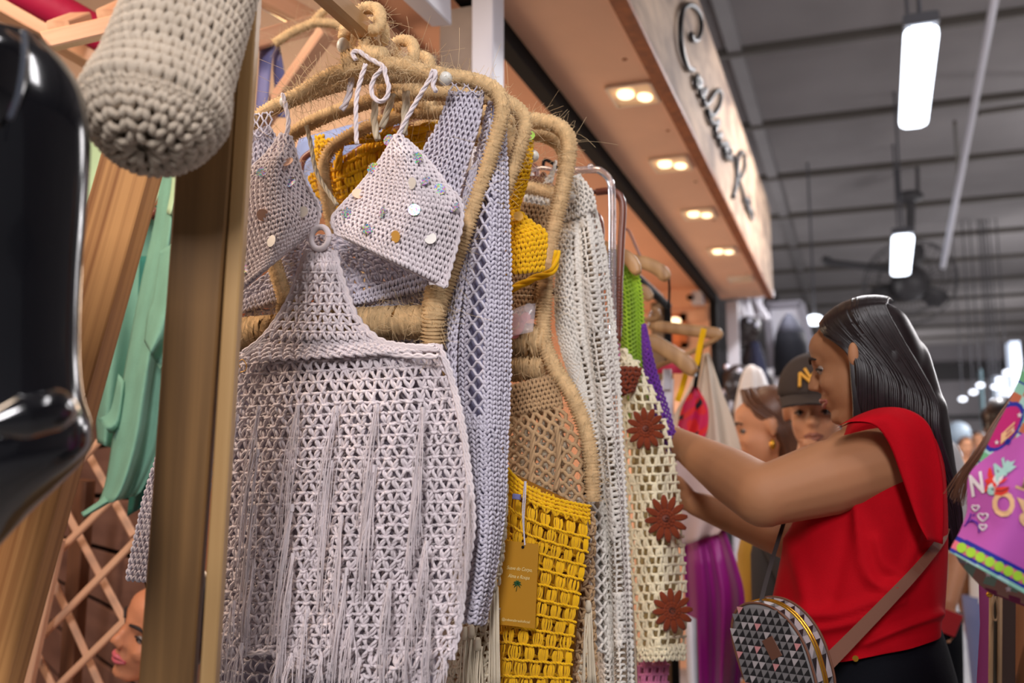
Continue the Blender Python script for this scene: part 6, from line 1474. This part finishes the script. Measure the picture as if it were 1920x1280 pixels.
wg = thing('white_garment', 'white garment held by a clear clip under the wooden hangers', 'garment', PY(1250, 800, 2.8)); sheet('cloth', Patch([(1240, 712), (1234, 790), (1236, 840)], [(1264, 710), (1262, 790), (1270, 840)], 2.84, .01), 6, 10, M_white, wg); beam('clip', PY(1251, 692, 2.82), PY(1251, 730, 2.82), .024, .01, mat('clip_grey', (190, 190, 200), .2), wg)
gt = thing('mauve_lit_top', 'white top with mauve-grey light in its colour, above the magenta skirt', 'garment', PY(1310, 1020, 2.95))
sheet('cloth', Patch([(1262, 850), (1268, 930), (1276, 1024)], [(1400, 850), (1392, 940), (1346, 1000)], 2.86, .02, [(1.5, .015, .2, .1)]), 16, 16, mat('mauve_lit_white', (196, 170, 166), .85), gt)  # white cloth, its mauve-grey light put into the colour
ms_ = thing('magenta_skirt', 'long magenta satin skirt with soft folds', 'skirt', PY(1340, 1300, 2.95))
sheet('cloth', Patch([(1280, 1002), (1284, 1100), (1290, 1200), (1300, 1330)], [(1356, 985), (1382, 1060), (1396, 1140), (1384, 1330)], 2.92, .05, [(2.2, .035, .6, .25), (4.5, .01, 0, .1)]), 50, 40, mat('magenta_satin', (150, 10, 124), .42, sheen=.2), ms_)
sheet('white_cloth', Patch([(1284, 1150), (1290, 1330)], [(1306, 1160), (1312, 1330)], 2.6, .02), 6, 8, M_white, wg)
# framed picture on the end wall; a glowing oval stands for a lamp's reflection
pf = thing('picture_frame', 'orange wooden picture frame on the peach end wall', 'picture', PY(1268, 625, 7.1))
a = PY(1247, 590, 7.11); b = PY(1290, 652, 7.11)
for lo, hi in (((a[0], 7.08, a[2] - .06), (b[0], 7.12, a[2])), ((a[0], 7.08, b[2]), (b[0], 7.12, b[2] + .04)), ((a[0], 7.08, b[2]), (a[0] + .05, 7.12, a[2])), ((b[0] - .05, 7.08, b[2]), (b[0], 7.12, a[2]))): box('frame', lo, hi, mat('orange_wood', (190, 100, 40), .5), pf)
box('pane', (a[0], 7.1, b[2]), (b[0], 7.115, a[2]), mat('picture_orange', (226, 128, 66), .4), pf)
lp = thing('reflection_oval', 'small glowing oval added for a lamp reflection in the picture frame', 'lamp', PY(1265, 602, 7.0)); ball('bulb', PY(1265, 602, 7.0), 0, M_spotlit, lp, 10, (.045, .03, .028)); box('mount', tuple(PY(1265, 602, 7.0) + [-.02, .02, -.02]), tuple(PY(1265, 602, 7.0) + [.02, .08, .02]), M_white, lp)
cm = PY(1304, 558, 7.0); ct = thing('wall_camera', 'small white camera with a dark lens high on the end wall', 'camera', cm); box('body', cm - [.03, .0, .04], cm + [.05, .1, .05], M_white, ct); coin('lens', cm + [-.035, -.02, 0], (-.4, -1, 0), .02, .03, M_black, ct)

# ------------------------------------------------------------------ neighbouring stall
nb = tag(box('stall_post', (float(PY(1362, 600, 7.5)[0]), 7.5, 0), (float(PY(1384, 600, 7.5)[0]), 7.6, 2.62), M_white), 'white stall post next to the black shutter post', 'post')
for i, (a, b) in enumerate((((1382, 556), (1398, 606)), ((1400, 556), (1402, 600)), ((1396, 552), (1412, 604)), ((1412, 556), (1440, 600)), ((1424, 556), (1420, 612)))):
    tag(tube('hanging_tube', [PY(*a, 8.0 + .1 * i), PY(*b, 8.0 + .1 * i)], .028, M_white, None, 10, 6), ['first', 'second', 'third', 'fourth', 'fifth'][i] + ' pale hanging tube from the white post in the next stall', 'tube', 'pale tubes of the next stall')
sbm = thing('stall_beam', 'pale beam above the hanging tubes of the next stall', 'beam', PY(1384, 552, 7.6))
beam('bar', PY(1372, 552, 7.62), PY(1446, 550, 8.5), .06, .05, M_white, sbm, (0, 0, 1))
M_seq = mat('silver_glint_bauble', (214, 216, 230), .15, .5, emit=(210, 214, 235), estr=.25); M_seqc = mat('copper_bauble', (216, 140, 100), .2, .5)  # silver ones glow: caught light put into their material
def mann(px, Y, lab, dark=(34, 22, 20)):
    c = PY(*px, Y); t = thing('mannequin', lab, 'mannequin', (c[0], Y, c[2] - .6)); m = mat('dark_mannequin', dark, .5)
    f = Vector((-.5, -.8, 0)).normalized(); MM = set_loc(head_matrix(f), c)
    bd = blob('body', head_prims(MM, 1.05) + [capsule(hl(MM, (-.04, 0, -.16)), .06, c + [0, .02, -.32], .12), closed_ell(c + [0, .02, -.42], (.19, .13, .18)), closed_ell(c + [0, .02, -.66], (.15, .12, .22))], .011, m, t, 4)
    for k in range(12): q = hl(MM, (.07 * math.cos(k * .9) + .03, .1 * math.sin(k * .9), .1 - .03 * (k % 7))); ball('bauble', q, .017, M_seq if k % 3 else M_seqc, t, 6)
    return t
m1 = mann((1402, 622), 7.7, 'dark mannequin head with shiny baubles beside the white stall post'); m2 = mann((1382, 718), 6.6, 'lower dark mannequin with silver baubles behind the cream garment')
jk2 = sheet('navy_jacket', Patch([(1408, 640), (1404, 700), (1402, 770)], [(1424, 640), (1440, 700), (1444, 760)], 7.5, .06), 10, 14, mat('navy_cloth', (30, 34, 60), .8), m1)
wn = thing('white_niche', 'white sloping display niche behind the hooded black cloak', 'niche', PY(1480, 700, 8.6))
a, b, c_, d_ = PY(1437, 574, 8.9), PY(1502, 570, 8.9), PY(1534, 704, 8.9), PY(1452, 708, 8.9)
for nm, q in (('back_panel', (a, b, c_, d_)),):
    V = list(q) + [p + np.array([0, .05, 0]) for p in q]; mesh_obj(nm, V, [(0, 1, 2, 3), (7, 6, 5, 4), (0, 4, 5, 1), (1, 5, 6, 2), (2, 6, 7, 3), (3, 7, 4, 0)], mat('niche_white', (226, 226, 236), .5), wn, None, False)
for p, q in ((a, d_), (a, b), (b, c_)): beam('frame', p - [0, .03, 0], q - [0, .03, 0], .06, .06, mat('niche_frame', (150, 148, 160), .5), wn, (1, 0, .2))
beam('shelf', d_ + [-.1, -.3, -.05], c_ + [.1, -.3, -.05], .3, .16, M_white, wn, (0, 1, 0)); beam('shelf_front', d_ + [-.1, -.3, -d_[2] / 2], c_ + [.1, -.3, -d_[2] / 2], .04, d_[2], M_white, wn, (0, 1, 0))
light('niche_lamp', 'POINT', tuple(PY(1480, 575, 8.2)), 3, COOL, .1)
ck = thing('hooded_cloak', 'black hooded cloak on display before the white niche', 'cloak', PY(1482, 705, 8.5))
cc = [(592, 1474, 1488), (600, 1466, 1496), (612, 1461, 1502), (626, 1456, 1508), (650, 1453, 1512), (706, 1452, 1514)]; Yk = 8.5
def ck_r(rows): return [[PY((x0 + x1) / 2, y, Yk) + np.array([math.cos(t) * (x1 - x0) / 2 / 1867 * 8.6, math.sin(t) * .16, 0]) for t in np.linspace(0, 2 * np.pi, 24, endpoint=False)] for y, x0, x1 in rows]
loft('hood', ck_r(cc[:4]), mat('grey_hood', (96, 98, 112), .8), ck); loft('body', ck_r(cc[3:]), mat('black_cloak', (20, 22, 32), .85), ck)
gl = thing('globe_lamp', 'bright round lamp glowing beside the woman\'s forehead', 'lamp', PY(1527, 600, 12)); ball('globe', PY(1527, 600, 12), 0, M_tubelit, gl, 10, (.10, .10, .06)); tube('rod', [PY(1527, 594, 12), [PY(1527, 594, 12)[0], 12, CZ + .07]], .012, M_greyfix, gl)
tu = thing('tulle_veil', 'puffed white tulle veil above the brown-haired woman', 'veil', PY(1415, 760, 4.6)); rings = []
for q in np.linspace(0, 1, 12):
    x0 = 1404 - 26 * q ** .5; x1 = 1412 + 36 * q ** .4; y = 684 + 90 * q; c = PY((x0 + x1) / 2, y, 4.6); h = (x1 - x0) / 2 / 1867 * 4.6
    rings.append([c + np.array([math.cos(t) * h * (1 + .07 * math.sin(7 * t)), math.sin(t) * h * .8 * (1 + .07 * math.sin(7 * t)), 0]) for t in np.linspace(0, 2 * np.pi, 42, endpoint=False)])
loft('tulle', rings, mat('tulle', (226, 222, 222), .9), tu)
c = PY(1412, 770, 4.6); tube('stand_pole', [c, [c[0], c[1], 0]], .012, M_greyfix, tu, 8, 4)

# ------------------------------------------------------------------ stalls and lights far down on the right
M_far = mat('pale_teal_paint', (150, 186, 196), .6); M_farl = mat('far_lamp', (240, 244, 255), .4, emit=(236, 242, 255), estr=3)
fs = thing('market_stall', 'pale bluish market stall far away at the right', 'stall', PY(1870, 880, 17)); 
def far_box(nm, x0, y0, x1, y1, Y, m, par): a = PY(x0, y0, Y); b = PY(x1, y1, Y); return box(nm, (a[0], Y, b[2]), (b[0], Y + .4, a[2]), m, par, .01)
far_box('column', 1838, 692, 1862, 1000, 17, M_far, fs); far_box('sign_panel', 1862, 705, 1990, 800, 17.3, mat('pale_panel', (196, 206, 220), .5, emit=(190, 200, 220), estr=.12), fs); far_box('counter', 1786, 880, 1990, 1000, 16.6, mat('counter_white', (206, 212, 224), .5), fs)
far_box('crossbar', 1812, 815, 1880, 826, 16.4, M_white, fs); far_box('lightbox', 1892, 640, 1918, 724, 16, mat('lightbox', (206, 220, 240), .4, emit=(214, 226, 248), estr=.9), fs)
for i, (x, y) in enumerate(((1805, 748), (1825, 735), (1838, 722), (1866, 725), (1874, 712), (1888, 698), (1858, 770), (1870, 768), (1862, 752))):
    c = PY(x, y, 15.5); t = thing('stall_lamp', 'bright small lamp over the far stalls, number %s from the left end' % ['one', 'two', 'three', 'four', 'five', 'six', 'seven', 'eight', 'nine'][i] if 0 else ['leftmost small bright lamp of the far stall row', 'small bright lamp above and right of the leftmost one', 'small bright lamp on top of the pale teal column', 'small bright lamp just right of the pale teal column', 'small bright lamp left of the tall lightbox, lower one', 'small bright lamp at the left edge of the tall lightbox', 'faint lamp low on the pale stall panel, left one', 'faint lamp low on the pale stall panel, right one', 'faint lamp halfway up the pale stall panel'][i], 'lamp', c, 'small lamps of the far stalls')
    ball('globe', c, 0, M_farl, t, 8, (.055, .055, .035) if i < 6 else (.03, .03, .03)); tube('stem', [c + [0, 0, .03], [c[0], c[1], CZ + .07]], .009, M_greyfix, t, 6, 4)
c = PY(1797, 812, 15); t = thing('balloon', 'pale round globe beside the woman\'s hair', 'globe', c); ball('globe', c, .16, mat('pale_globe', (178, 196, 212), .4), t, 14); tube('stem', [c - [0, 0, .16], [c[0], c[1], 0]], .02, M_greyfix, t)
c = PY(1790, 850, 14); t = thing('lit_box', 'bright white box below the pale globe', 'box', c); box('panel', c - [.11, 0, .12], c + [.09, .1, .1], mat('lit_white', (230, 238, 250), .4, emit=(230, 238, 250), estr=1.3), t); box('base', (c[0] - .11, c[1], 0), tuple(c + [.09, .1, -.13]), M_white, t)
pb2, _, _ = person('distant person in a blue top by the far stalls', (1812, 838), 12.5, (.2, -1, 0), .95, M_hairb, mat('blue_top', (96, 120, 190), .8), M_jean, M_skinw)
py2, _, _ = person('distant person in a yellow top by the far stalls', (1836, 828), 13.5, (-.4, -1, 0), .95, M_hairb, mat('yellow_top', (206, 190, 110), .8), M_jean, M_skinw)
